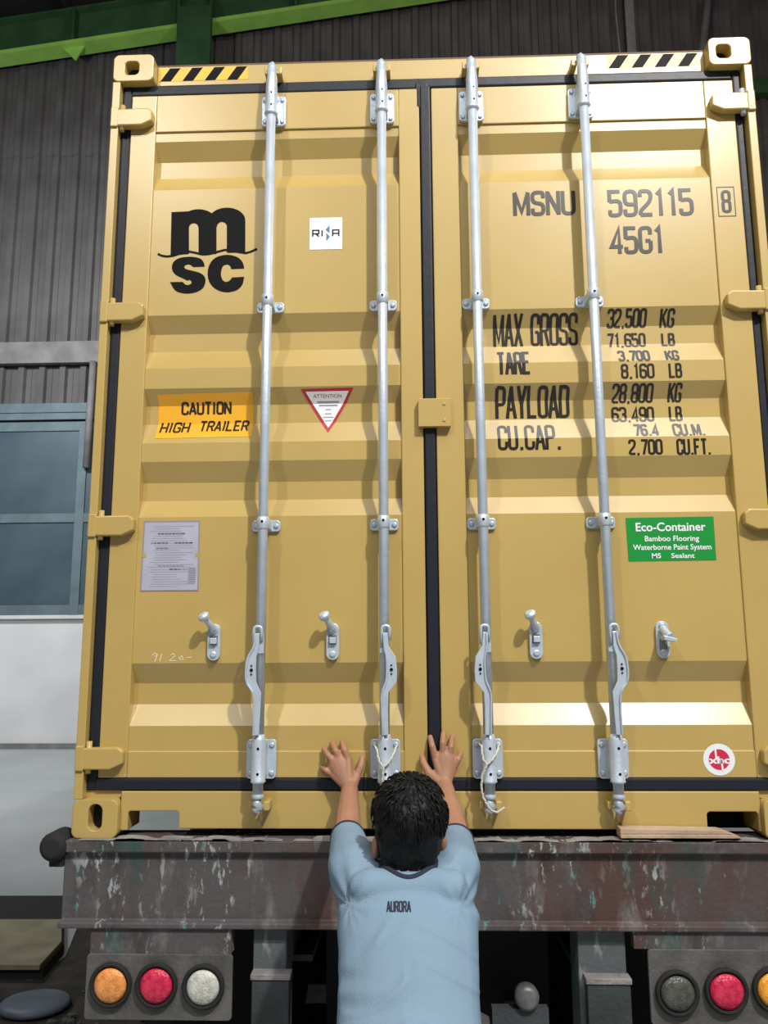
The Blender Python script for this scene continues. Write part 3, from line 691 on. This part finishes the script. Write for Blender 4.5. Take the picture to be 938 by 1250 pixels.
# hazard stickers on the header
def hazard(x0, x1, z0, z1, n, lab):
    bm = NB(); face2(bm, [(x0, z0), (x1, z0), (x1, z1), (x0, z1)])
    for v in bm.verts: v.co.y += .0472
    s = obj('hazard_sticker', bm, 'yellow', con, label=lab)
    p = (x1-x0)/n; w_ = p*.48; sh = p*.42
    for i in range(n):
        a = x0+.006+i*p; bm = NB(); face2(bm, [(a, z0), (min(a+w_, x1), z0), (min(a+w_+sh, x1), z1), (min(a+sh, x1), z1)])
        for v in bm.verts: v.co.y += .0468
        obj('stripe', bm, 'black', s)
hazard(-1.055, -.704, 2.812, 2.868, 4, 'black and yellow striped strip at the left of the header')
hazard(.690, 1.042, 2.815, 2.870, 4, 'black and yellow striped strip at the right of the header')
# chalk marks
bm = NB(); cz = .586
for pts in ([(-1.0, .008), (-.99, .016), (-.98, .010), (-.992, .004), (-.982, .006), (-.99, -.014)], [(-.966, .014), (-.972, -.012)], [(-.935, .008), (-.925, .014), (-.92, .006), (-.938, -.010), (-.915, -.010)], [(-.905, 0), (-.895, .006), (-.89, -.006), (-.902, -.006), (-.905, 0)], [(-.88, 0), (-.86, .001)]):
    stroke(bm, [(x+.015, cz+z) for x, z in pts], .0026)
decal('chalk_mark', bm, 'chalk', dl, .0008)

# ================================================================ TRAILER
tr = thing('trailer', 'worn dark steel container trailer under the ochre container', 'trailer', (0, 6, 0))
bm = NB()
pts = [(-.034, .0), (-.034, -.036), (-.012, -.040), (-.012, -.246), (-.040, -.248), (-.040, -.266), (.14, -.266), (.14, -.001)]
a = [bm.verts.new((-1.232, y, z)) for y, z in pts]; b = [bm.verts.new((1.232, y, z)) for y, z in pts]
bm.faces.new(a); bm.faces.new(b[::-1])
for i in range(len(pts)): bm.faces.new((a[i], b[i], b[(i+1) % len(pts)], a[(i+1) % len(pts)]))
bmesh.ops.recalc_face_normals(bm, faces=bm.faces)
obj('rear_beam', bm, 'beam', tr, bevel=.004)
bm = NB(); box(bm, .80, 1.155, .18, .32, .001, .125); obj('notch_shade_block', bm, 'dark', con)  # added dark block that keeps the right sill notch black
# mud crust on the top flange
random.seed(11)
bm = NB()
for i in range(60):
    x = random.uniform(-1.2, 1.2); w_ = random.uniform(.04, .16); h = random.uniform(.002, .009)
    if abs(x) > 1.02: h = .002
    prism(bm, [(x-w_/2, .0), (x-w_*.4, h*.8), (x-w_*.1, h), (x+w_*.3, h*.7), (x+w_/2, .0)], -.0345, random.uniform(-.015, .02))
tag(obj('mud_crust', bm, 'mud', tr, label='pale dried mud along the top of the beam'), kind='stuff')
# rubber buffer at the left end
bm = NB(); lathe_y(bm, -1.262, -.020, [(.030, -.05), (.046, -.035), (.046, .06), (.03, .07)], 20); box(bm, -1.28, -1.232, -.02, .05, -.085, -.03); obj('rubber_buffer', bm, 'tyre', tr, bevel=.004)
# lamp clusters
def cluster(x0, x1, z0, z1, lamps, lab, top):
    c = thing('lamp_bracket', None, None); c.parent = tr; c.location = Vector(((x0+x1)/2, 0, G+z0))-wloc(tr)
    c['label'] = lab
    bm = NB(); prism(bm, rrect((x0+x1)/2, (z0+z1)/2, x1-x0, z1-z0, .012), -.034, -.022); obj('lamp_plate', bm, 'lampplate', c, bevel=.002)
    bm = NB(); box(bm, top[0], top[1], -.028, .02, z1, -.266); obj('hanger', bm, 'beam', c)
    for x, z, mt in lamps:
        bm = NB(); lathe_y(bm, x, z, [(.046, -.036), (.066, -.036), (.068, -.045), (.064, -.053), (.057, -.053), (.053, -.042), (.046, -.040)], 40)
        o = obj('lamp_bezel', bm, 'tyre', c)
        bm = NB(); lathe_y(bm, x, z, [(.053, -.038), (.051, -.050), (.043, -.056), (.025, -.060), (.002, -.061)], 40)
        obj('lamp_lens', bm, mt, c, label={'amber': 'orange lens', 'redlens': 'red lens', 'clear': 'clear white lens', 'smoke': 'dark unlit lens', 'amber2': 'deep amber lens'}[mt])
cluster(-1.132, -.664, -.535, -.342, [(-1.048, -.430, 'amber'), (-.902, -.430, 'redlens'), (-.753, -.433, 'clear')], 'left bracket with orange, red and clear round lamps', (-1.125, -.67))
cluster(.640, 1.12, -.535, -.318, [(.722, -.440, 'smoke'), (.872, -.433, 'redlens'), (1.018, -.428, 'amber2')], 'right bracket with dark, red and amber round lamps', (.60, 1.12))
# uprights
def upright(x0, x1, xb0, xb1, zb):
    bm = NB(); box(bm, x0, x1, .0, .14, -.86, -.2662); o = obj('upright', bm, 'upright', tr, bevel=.004)
    bm = NB(); box(bm, xb0, xb1, -.045, .0, -.86, zb-.006); obj('box_section', bm, 'chassis', o, bevel=.004)
    bm = NB(); box(bm, xb0-.004, xb1+.004, -.05, .0, zb-.006, zb+.012); obj('ledge', bm, 'mud', o, bevel=.003)
upright(-.605, -.498, -.600, -.482, -.405); upright(.430, .580, .446, .580, -.410)
bm = NB(); box(bm, -1.18, 1.18, .02, .10, -.86, -.74); obj('bumper_bar', bm, 'chassis', tr, bevel=.006)
# rails, cross members, axles and wheels
for s in (-1, 1):
    bm = NB(); box(bm, s*.5-.07, s*.5+.07, .14, 12.1, -.03, -.012); box(bm, s*.5-.07, s*.5+.07, .14, 12.1, -.42, -.40); box(bm, s*.5-.006, s*.5+.006, .14, 12.1, -.40, -.03); obj('chassis_rail', bm, 'chassis', tr)
    bm = NB(); box(bm, s*.88-.29, s*.88+.29, .72, .735, -1.08, -.36); obj('mud_flap', bm, 'tyre', tr)
for y in (.7, 2.2, 3.7, 5.2, 7, 9, 11):
    bm = NB(); box(bm, -.49, .49, y, y+.1, -.36, -.10); obj('cross_member', bm, 'chassis', tr)
for y in (10.9,):
    bm = NB(); box(bm, -1.2, 1.2, y, y+.15, -.26, -.001); obj('front_bolster', bm, 'chassis', tr)
def wheel(x, y):
    R0 = .50; bm = NB(); prof = [(.16, -.10), (.27, -.11), (.30, -.12), (.42, -.13), (.485, -.115), (.50, -.08), (.50, .08), (.485, .115), (.42, .13), (.30, .12), (.27, .11), (.16, .10)]
    n = 36; rings = [[bm.verts.new((x+a, y+r*cos(2*pi*k/n), -G+R0+r*sin(2*pi*k/n))) for k in range(n)] for r, a in prof]
    for A, B in zip(rings, rings[1:]):
        for k in range(n): bm.faces.new((A[k], A[(k+1) % n], B[(k+1) % n], B[k]))
    bm.faces.new(rings[0]); bm.faces.new(rings[-1]); bmesh.ops.recalc_face_normals(bm, faces=bm.faces)
    obj('wheel', bm, 'tyre', tr, smooth=True)
for y in (1.45, 2.75, 4.05):
    for x in (-1.05, -.76, .76, 1.05): wheel(x, y)
    bm = NB(); tube(bm, [(-1.1, y, -G+.5), (1.1, y, -G+.5)], .07, 14); obj('axle', bm, 'chassis', tr)
bm = NB(); box(bm, -.40, .38, .30, .33, -.70, -.30); obj('shade_plate', bm, 'tyre', tr)  # added black plate, stands for the shade between the uprights
bm = NB(); box(bm, .16, .34, .06, .10, -.60, -.53); box(bm, .22, .26, .07, .30, -.62, -.575); obj('lamp_arm', bm, 'chassis', tr)
bm = NB(); lathe_y(bm, .272, -.495, [(.030, .10), (.038, .085), (.040, .06), (.036, .045), (.026, .038), (.004, .036)], 28); obj('work_lamp', bm, 'zincdark', tr, label='small round clear lamp under the beam')
bm = NB(); prism(bm, [(.02, -.60), (.15, -.60), (.15, -.56), (.12, -.545), (.05, -.55), (.02, -.57)], .05, .08); obj('plate_holder', bm, 'lampplate', tr)

# timber offcut wedged on the beam
bm = NB(); a = [(.574, .012), (.905, .012), (.880, .034), (.856, .040), (.574, .044)]; 
prism(bm, [(.574, .0125), (.958, .0125), (.940, .020), (.925, .024), (.574, .024)], -.040, .020); prism(bm, [(.574, .0245), (.930, .0245), (.895, .036), (.574, .042)], -.036, .020)
tag(obj('timber_offcut', bm, 'wood', bevel=.002), 'split pale timber plank lying on the beam under the right door', 'plank')
# ropes tied on the bottom brackets
def rope(pp, lab):
    bm = NB()
    for pts in pp:
        q = [Vector((v[0], v[1], v[2])) for v in pts]; out = [q[0]]
        for a, b in zip(q, q[1:]):
            for j in range(1, 6): out.append(a.lerp(b, j/5)+Vector((.0012*sin(j*2.4+b.z*90), 0, 0)))
        tube(bm, out, .0038, 8)
    tag(obj('rope', bm, 'rope', smooth=True), lab, 'rope')
x = BX[1]
rope([[(x-.040, .004, .304), (x-.026, -.052, .290), (x-.018, -.066, .255), (x-.004, -.068, .235)], [(x+.040, .004, .300), (x+.028, -.05, .272), (x+.012, -.066, .248), (x-.004, -.068, .235)], [(x-.004, -.068, .236), (x-.006, -.068, .20), (x-.004, -.068, .165), (x-.008, -.066, .12)]], 'short white rope looped over the bracket between the two hands')
x = BX[2]
rope([[(x-.034, .004, .304), (x-.026, -.052, .300), (x-.022, -.066, .26), (x-.010, -.068, .243)], [(x+.040, .004, .304), (x+.024, -.052, .278), (x+.006, -.066, .256), (x-.010, -.068, .243)], [(x-.010, -.068, .244), (x-.026, -.066, .21), (x-.030, -.064, .17), (x-.024, -.062, .14), (x-.010, -.062, .115), (x+.002, -.06, .10), (x+.020, -.055, .094), (x+.044, -.05, .108)]], 'long frayed white rope hanging from the bracket right of the man')

# ================================================================ FLOOR CLUTTER, left of the trailer
p0, p1 = at(-60, 1128, 0), at(76, 1150, 0)
def fl(px, py, z=-G):
    d = _R*(px-469)/1000+_U*(625-py)/1000+_f; return CAM+d*((z-CAM.z)/d.z)
def slab(bm, P_, z0, z1):
    a = [bm.verts.new((p.x, p.y, z0)) for p in P_]; b = [bm.verts.new((p.x, p.y, z1)) for p in P_]
    bm.faces.new(a); bm.faces.new(b)
    for i in range(len(P_)): bm.faces.new((a[i], a[(i+1) % len(P_)], b[(i+1) % len(P_)], b[i]))
    bmesh.ops.recalc_face_normals(bm, faces=bm.faces)
bm = NB(); slab(bm, [fl(-200, 1196), fl(52, 1196), fl(78, 1165), fl(78, 1104), fl(-200, 1104)], -G, -G+.06)
tag(obj('timber_skid', bm, 'tyre'), 'dark timber skid under the plywood sheet left of the trailer', 'skid')
bm = NB(); slab(bm, [fl(-180, 1184, -G+.06), fl(48, 1184, -G+.06), fl(75, 1154, -G+.06), fl(75, 1127, -G+.06), fl(-180, 1127, -G+.06)], -G+.06, -G+.085)
tag(obj('plywood_sheet', bm, 'ply'), 'beige plywood sheet with one cut corner on the floor at left', 'sheet')
random.seed(5)
bm = NB(); n = 36
P_ = [fl(-260, 1190), fl(40, 1197), fl(80, 1168), fl(80, 1120)+Vector((0, .4, 0)), Vector((1.6, 4.5, -G)), Vector((1.6, -.6, -G)), fl(-400, 1500)]
slab(bm, P_, -G, -G+.003)  # soil at left; its run under the trailer paints in shade
tag(obj('soil_and_shade', bm, 'soil'), 'dark soil and grit beside the trailer, continued under it as painted shade', 'soil', kind='stuff')
bm = NB()
for i in range(160):
    px, py = random.uniform(-40, 300), random.uniform(1196, 1300); q = fl(px, py); r = random.uniform(.008, .03)
    if (q-fl(42, 1233)).length < .24 or (px < 82 and py < 1215): continue
    vs = bmesh.ops.create_icosphere(bm, subdivisions=1, radius=r)['verts']
    for v in vs: v.co = Vector((v.co.x*random.uniform(.8, 1.5)+q.x, v.co.y+q.y, v.co.z*.6-G+.003+r*.6))
tag(obj('gravel', bm, 'stone'), 'loose stones scattered over the dark soil', 'gravel', kind='stuff')
q = fl(42, 1233); bm = NB(); rings = []
for r, z in ((.17, .012), (.18, .03), (.165, .045), (.12, .05), (.01, .053)): rings.append([bm.verts.new((q.x+r*cos(2*pi*k/28), q.y+r*.9*sin(2*pi*k/28), -G+z)) for k in range(28)])
for A, B in zip(rings, rings[1:]):
    for k in range(28): bm.faces.new((A[k], A[(k+1) % 28], B[(k+1) % 28], B[k]))
bm.faces.new(rings[0][::-1]); bm.faces.new(rings[-1])
tag(obj('plastic_lid', bm, 'lid', smooth=True), 'round blue grey lid lying on the dark soil at bottom left', 'lid')

# ================================================================ PERSON
def evaluated(o):
    dg = bpy.context.evaluated_depsgraph_get(); me = bpy.data.meshes.new_from_object(o.evaluated_get(dg)); return me
def capsule(bm, a, b, ra, rb, n=14, flat=None):
    """tapered limb with round ends; flat=(axis vector, factor) squashes the section"""
    a, b = Vector(a), Vector(b); d = (b-a); L = d.length; t = d/L if L > 1e-6 else Vector((0, 0, 1))
    pts = []; rad = []
    for k in range(5): th = pi/2*k/5; pts.append(a-t*ra*cos(th)); rad.append(max(ra*sin(th), ra*.05))
    pts.append(a); rad.append(ra); pts.append(b); rad.append(rb)
    for k in range(1, 6): th = pi/2*k/5; pts.append(b+t*rb*sin(th)); rad.append(max(rb*cos(th), rb*.05))
    n0 = len(bm.verts); tube(bm, pts, rad, n)
    if flat:
        ax, f = Vector(flat[0]).normalized(), flat[1]; bm.verts.ensure_lookup_table()
        for v in list(bm.verts)[n0:]:
            c = a+t*max(0, min(L, (v.co-a).dot(t))); w_ = v.co-c; v.co -= ax*w_.dot(ax)*(1-f)
def ellips(bm, c, r, rot=None, sub=3):
    vs = bmesh.ops.create_icosphere(bm, subdivisions=sub, radius=1)['verts']; c = Vector(c)
    for v in vs:
        p = Vector((v.co.x*r[0], v.co.y*r[1], v.co.z*r[2]))
        if rot: p = rot @ p
        v.co = p+c
def fuse(name, bm, mt, parent, voxel, smooth_it, deform=None, mats=None):
    me = bpy.data.meshes.new(name); bm.to_mesh(me); bm.free(); t = bpy.data.objects.new(name, me); col.objects.link(t)
    r = t.modifiers.new('r', 'REMESH'); r.mode = 'VOXEL'; r.voxel_size = voxel; r.use_smooth_shade = True
    s = t.modifiers.new('s', 'SMOOTH'); s.iterations = smooth_it; s.factor = .5
    me2 = evaluated(t); bpy.data.objects.remove(t); b2 = NB(); b2.from_mesh(me2); bpy.data.meshes.remove(me2)
    if deform:
        b2.normal_update()
        new = [deform(v.co.copy(), v.normal.copy()) for v in b2.verts]
        for v, p in zip(b2.verts, new): v.co = p
    for f in b2.faces: f.smooth = True
    return b2
man = thing('person', 'man in a light blue T-shirt pushing both palms against the container doors', 'person', (-.1, -1.02, 0))
sh = .055
WL, WR = at(427, 962, -.035), at(543, 959, -.035)          # wrists
EL, ER = at(424, 1018, -.285), at(557, 1022, -.285)        # elbows
SHL, SHR = at(431, 1062, -.575), at(556, 1062, -.575)      # shoulders
NK = at(499, 1066, -.66); HC = at(499, 1008, -.60)         # neck base, head centre
PEL = Vector((-.10, -.98, -.33))
print('arm', (WL-EL).length, (EL-SHL).length, (WR-ER).length, (ER-SHR).length, 'sh', (SHL-SHR).length, 'head', HC, NK)
bm = NB()
# torso and neck
chest = Vector((-.10, -.70, -.06)); belly = Vector((-.10, -.86, -.22))
dn = Vector((0, .045, -.01))
capsule(bm, PEL+dn, belly+dn, .085, .08, 20); capsule(bm, belly+dn, chest+dn, .08, .08, 20)
capsule(bm, chest+Vector((-.04, .03, 0)), SHL, .07, .046); capsule(bm, chest+Vector((.04, .03, 0)), SHR, .07, .046)
capsule(bm, NK+Vector((0, .03, -.04)), HC+Vector((0, .0, -.03)), .066, .056)
# head: skull, face, jaw, nose, brow, ears (looking at the door, tipped forward)
hr = Matrix.Rotation(R_(13), 3, 'Z') @ Matrix.Rotation(R_(18), 3, 'X')
def hp(x, y, z): return HC+hr @ Vector((x, y, z))
ellips(bm, hp(0, 0, .02), (.076, .094, .095), hr); ellips(bm, hp(0, .035, -.05), (.058, .062, .070), hr)
ellips(bm, hp(0, .075, -.090), (.028, .022, .020), hr); capsule(bm, hp(0, .095, .0), hp(0, .112, -.035), .010, .014)
for s in (-1, 1):
    ellips(bm, hp(s*.030, .083, .008), (.022, .012, .010), hr); ellips(bm, hp(s*.040, .070, -.035), (.022, .020, .020), hr)
    er = hr @ Matrix.Rotation(R_(s*18), 3, 'Z'); ellips(bm, hp(s*.086, -.016, -.045), (.011, .020, .032), er); ellips(bm, hp(s*.076, -.006, -.068), (.010, .012, .014), er)
ellips(bm, hp(0, .094, -.062), (.024, .010, .007), hr); ellips(bm, hp(0, .092, -.074), (.021, .010, .007), hr)
# arms
for S, E_, W_ in ((SHL, EL, WL), (SHR, ER, WR)):
    capsule(bm, S, E_, .052, .041); mid = E_.lerp(W_, .35); capsule(bm, E_, mid, .040, .0395); capsule(bm, mid, W_, .0395, .027, 14, ((0, 1, 0), .85))
# hands: palm + five fingers + thumb, laid on the doors
YH = .012
def hand(W_, wristpx, mcp, pip, tips, thumb, rads):
    rads = [q*1.34 for q in rads]; nails = []
    for (mx, my), (kx, ky), (tx, ty), r in zip(mcp, pip, tips, rads):
        a = at(mx, my, -.008); b = at(kx, ky, -.010); c = at(tx, ty, .0205); b2 = b.lerp(c, .5)+Vector((0, .001, 0))
        capsule(bm, W_.lerp(a, .25), a, .017, r*1.18, 12); capsule(bm, a, b, r*1.10, r*1.0, 12); capsule(bm, b, b2, r*1.0, r*.93, 12); capsule(bm, b2, c, r*.93, r*.84, 12)
        nails.append((b2, c, r))
    a, b, c = [at(x, y, Y) for (x, y), Y in zip(thumb, (-.012, -.004, .012))]
    capsule(bm, W_.lerp(a, .4), a, .021, .016, 12); capsule(bm, a, b, .0145, .0125, 12); capsule(bm, b, c, .0125, .0105, 12); nails.append((b, c, .0105))
    cen = sum((at(x, y, -.006) for x, y in mcp), Vector())/4
    capsule(bm, W_.lerp(cen, .30), cen, .028, .037, 16, ((0, 1, 0), .55))
    return nails
nl = hand(WL, (427, 962), [(405.5, 945), (409, 934), (416, 929), (425, 927)], [(398, 940.5), (401, 922.5), (410, 917), (420.5, 915.5)], [(392.8, 937), (395.5, 914.5), (405.5, 907.5), (417.5, 906)], [(435, 948), (440.5, 936), (442.5, 925)], (.0073, .0081, .0086, .0082))
nr = hand(WR, (543, 959), [(554.5, 938), (549, 926), (541, 922.5), (532, 926)], [(559.5, 927.5), (550.8, 912), (541, 907), (528, 911)], [(563, 920), (552, 899.5), (541.5, 895.5), (525.5, 900)], [(524, 944), (518, 933), (515.5, 924.5)], (.0073, .0081, .0086, .0082))
body = fuse('body', bm, 'skin', man, .0034, 3)
o = obj('body', body, 'skin', man, smooth=True)
bm = NB()
for b2, c, r in nl+nr:
    d = (c-b2).normalized(); ctr = c+Vector((0, -r*.72, 0))-d*r*.1
    vs = bmesh.ops.create_icosphere(bm, subdivisions=2, radius=1)['verts']; sx = d.cross(Vector((0, 1, 0))).normalized(); ny = sx.cross(d)
    for v in vs: v.co = ctr+sx*v.co.x*r*.58+d*v.co.y*r*.85+ny*v.co.z*.0022
obj('fingernails', bm, 'nail', man, smooth=True)
# eyes on the face
bm = NB()
for s in (-1, 1): ellips(bm, hp(s*.030, .084, -.008), (.012, .010, .007), hr, 2)
obj('eyes', bm, 'white', man, smooth=True)
# hair
bm = NB(); ellips(bm, hp(0, -.004, .035), (.094, .108, .098), hr, 4); ellips(bm, HC+Vector((0, -.030, -.020)), (.084, .070, .090), None, 4); ellips(bm, HC+Vector((0, -.032, -.080)), (.072, .050, .068), None, 4)
for s in (-1, 1): ellips(bm, hp(s*.055, .010, .02), (.036, .05, .055), hr, 3)
def hdef(p, n):
    a = noise.noise(p*38)*.0042+noise.noise(Vector((p.x*120, p.y*120, p.z*40)))*.0026
    return p+n*a
hb = fuse('hair', bm, 'hair', man, .0040, 14, hdef)
obj('hair', hb, 'hair', man, smooth=True)
random.seed(4)
bm = NB(); hbv = []
def hsurf(u, v):  # direction over the skull
    d = Vector((sin(v)*cos(u), sin(v)*sin(u), cos(v))); return d
for i in range(420):
    u, v = random.uniform(0, 2*pi), random.uniform(.05, 1.75)
    d = hsurf(u, v); base = Vector((d.x*.092, d.y*.106-.004, d.z*.096+.035))
    if base.y > .06 and base.z < .05: continue
    tng = Vector((cos(u)*cos(v), sin(u)*cos(v), -sin(v))); sw = Vector((-sin(u), cos(u), 0))*random.uniform(-.6, .6)
    L_ = random.uniform(.014, .030)
    p1_ = hp(*base); p2_ = hp(*(base+tng*L_*.5+d*.006+sw*L_*.3)); p3_ = hp(*(base+tng*L_+d*.003+sw*L_*.6))
    tube(bm, [p1_, p2_, p3_], [.0026, .0022, .0006], 5, caps=False)
tag(obj('hair_strands', bm, 'hair', man), kind='stuff')
# shirt
def lerpv(a, b, t): return Vector(a).lerp(Vector(b), t)
CUL, CUR = SHL.lerp(EL, .86), SHR.lerp(ER, .84)
bm = NB()
XC = -.102
for t in range(31):
    f = t/30; c = PEL.lerp(Vector((XC, -.66, -.04)), f)
    hw = .172-.012*math.sin(f*pi)+.004*f
    ellips(bm, c, (hw, .112, .085), None, 3)
capsule(bm, Vector((XC-.075, -.64, -.03)), SHL+Vector((.006, 0, -.004)), .088, .066, 16); capsule(bm, Vector((XC+.075, -.64, -.03)), SHR+Vector((-.006, 0, -.004)), .088, .066, 16)
capsule(bm, SHL, CUL, .066, .0505, 16); capsule(bm, SHR, CUR, .066, .0505, 16)
capsule(bm, NK+Vector((-.10, -.01, -.032)), NK+Vector((.10, -.01, -.032)), .046, .046, 16)
def sdef(p, n):
    q = p.copy(); body_f = max(0, min(1, (-.02-p.z)/.10))
    swing = .03*noise.noise(Vector((p.x*3, 0, 7)))
    fold = sin((p.z+swing+.35*abs(p.x-XC)**1.2+.05*noise.noise(p*4))*80+2*noise.noise(p*4))
    amp = (.0012+.0125*max(0, noise.noise(Vector((p.x*5+3, p.y*5, p.z*9)))))*body_f
    q += n*fold*amp*min(1, abs(n.y)*1.6)
    # long soft creases hanging from the shoulder blades
    u = (p.x-XC)*1.0; g_ = sin(u*26+p.z*14*(1 if u > 0 else -1)+noise.noise(p*3)*3)
    q += n*.0035*g_*body_f*min(1, abs(n.y)*1.4)
    # pull folds from each armpit
    for S in (SHL, SHR):
        d = (p-(S+Vector((0, -.04, -.05)))); rr = d.length
        if rr < .16: q += n*.004*sin(atan2(d.z, d.x)*9+noise.noise(p*9)*2)*(1-rr/.16)
    rd = 1-abs(noise.noise(Vector((p.x*5+.8*p.z, p.y*4, p.z*15+abs(p.x-XC)*9)))) *2.6
    q += n*.0075*max(0, rd)**3*min(1, abs(n.y)*1.4)*max(0, min(1, (.02-p.z)/.06))
    q += n*noise.noise(p*14)*.0014
    return q
sb = fuse('shirt', bm, 'shirt', man, .0065, 7, sdef)
# open the neck, the cuffs and the hem
ax1, ax2 = (CUL-SHL).normalized(), (CUR-SHR).normalized()
def cut(b_, co, no):
    r_ = bmesh.ops.bisect_plane(b_, geom=b_.verts[:]+b_.edges[:]+b_.faces[:], plane_co=co, plane_no=no, dist=1e-6)
for co, no, lim in ((CUL, ax1, .085), (CUR, ax2, .085)):
    cut(sb, co, no)
    kill = [v for v in sb.verts if (v.co-co).dot(no) > 1e-5 and (v.co-co).length < lim]
    bmesh.ops.delete(sb, geom=kill, context='VERTS')
hem = Vector((XC, -.98, -.40)); 
kill = [v for v in sb.verts if v.co.z < -.385]; bmesh.ops.delete(sb, geom=kill, context='VERTS')
nc = NK+Vector((0, .040, .050)); kill = [v for v in sb.verts if ((v.co.x-nc.x)/.070)**2+((v.co.y-nc.y)/.080)**2+((v.co.z-nc.z)/.062)**2 < 1]
bmesh.ops.delete(sb, geom=kill, context='VERTS')
tree = BVHTree.FromBMesh(sb)
shirt = obj('shirt', sb, 'shirt', man, smooth=True)
so = shirt.modifiers.new('thick', 'SOLIDIFY'); so.thickness = .002; so.offset = -1
# navy cuffs and collar
for C_, ax, r in ((CUL, ax1, .0515), (CUR, ax2, .0515)):
    bm = NB(); s = ax.cross(Vector((0, 0, 1))).normalized(); u = s.cross(ax)
    rg = []
    for k in range(36):
        a = 2*pi*k/36; d = s*cos(a)+u*sin(a)
        hit = tree.ray_cast(C_-ax*.006+d*.12, -d, .12)
        rr = (hit[0]-(C_-ax*.006)).length if hit[0] else r
        rr = min(max(rr, .040), .060)
        rg.append([bm.verts.new(C_+ax*o1+d*(rr+o2)) for o1, o2 in ((-.010, .0012), (-.004, .0025), (.004, .002), (.006, -.001), (-.004, -.002))])
    for k in range(36):
        A, B = rg[k], rg[(k+1) % 36]
        for j in range(5): bm.faces.new((A[j], A[(j+1) % 5], B[(j+1) % 5], B[j]))
    bmesh.ops.recalc_face_normals(bm, faces=bm.faces); obj('sleeve_cuff', bm, 'navy', man, smooth=True)
bm = NB(); loop = []
for k in range(48):
    a = 2*pi*k/48; x, y = nc.x+.069*cos(a), nc.y+.078*sin(a)
    hit = tree.ray_cast(Vector((nc.x+.074*cos(a), nc.y+.084*sin(a), nc.z+.3)), Vector((0, 0, -1)))
    z = hit[0].z if hit[0] else nc.z-.03
    loop.append(Vector((x, y, z)))
for _ in range(3): loop = [(loop[k-1]+loop[k]*2+loop[(k+1) % 48])/4 for k in range(48)]
tube(bm, loop+[loop[0]], .0078, 8, caps=False)
obj('collar', bm, 'navy', man, smooth=True)
# printed word between the shoulders
bm = NB(); c1, c2 = at(472, 1104, -.8), at(502, 1104, -.8)
stencil(bm, 'AURORA', c1.x, c2.x, c1.z-.016, c1.z+.008, .0032)
bmesh.ops.subdivide_edges(bm, edges=bm.edges, cuts=1)
for v in bm.verts:
    dirn = (Vector((v.co.x, -.8, v.co.z-.10*0))-CAM).normalized(); hit = tree.ray_cast(CAM, dirn)
    if hit[0]: v.co = hit[0]-dirn*.0022
obj('lettering', bm, 'navy', man)
# trousers and shoes (below the frame)
bm = NB(); H1, H2 = PEL+Vector((-.085, -.0, -.02)), PEL+Vector((.085, 0, -.02))
K1, K2 = Vector((-.21, -.98, -.74)), Vector((.0, -1.05, -.74)); A1, A2 = Vector((-.22, -1.22, -1.10)), Vector((.03, -1.38, -1.10))
capsule(bm, PEL+Vector((-.05, 0, .03)), PEL+Vector((.05, 0, .03)), .13, .13, 18)
for H_, K, A in ((H1, K1, A1), (H2, K2, A2)): capsule(bm, H_, K, .098, .068, 16); capsule(bm, K, A, .068, .052, 16)
obj('trousers', fuse('trousers', bm, 'trouser', man, .009, 4), 'trouser', man, smooth=True)
for A in (A1, A2):
    bm = NB(); ellips(bm, A+Vector((0, .065, -.055)), (.045, .12, .042)); ellips(bm, A+Vector((0, -.01, -.04)), (.044, .055, .058)); box(bm, A.x-.042, A.x+.042, A.y-.055, A.y+.17, -G, -G+.02)
    obj('shoe', fuse('shoe', bm, 'shoe', man, .005, 3, lambda p, n: Vector((p.x, p.y, max(p.z, -G)))), 'shoe', man, smooth=True)
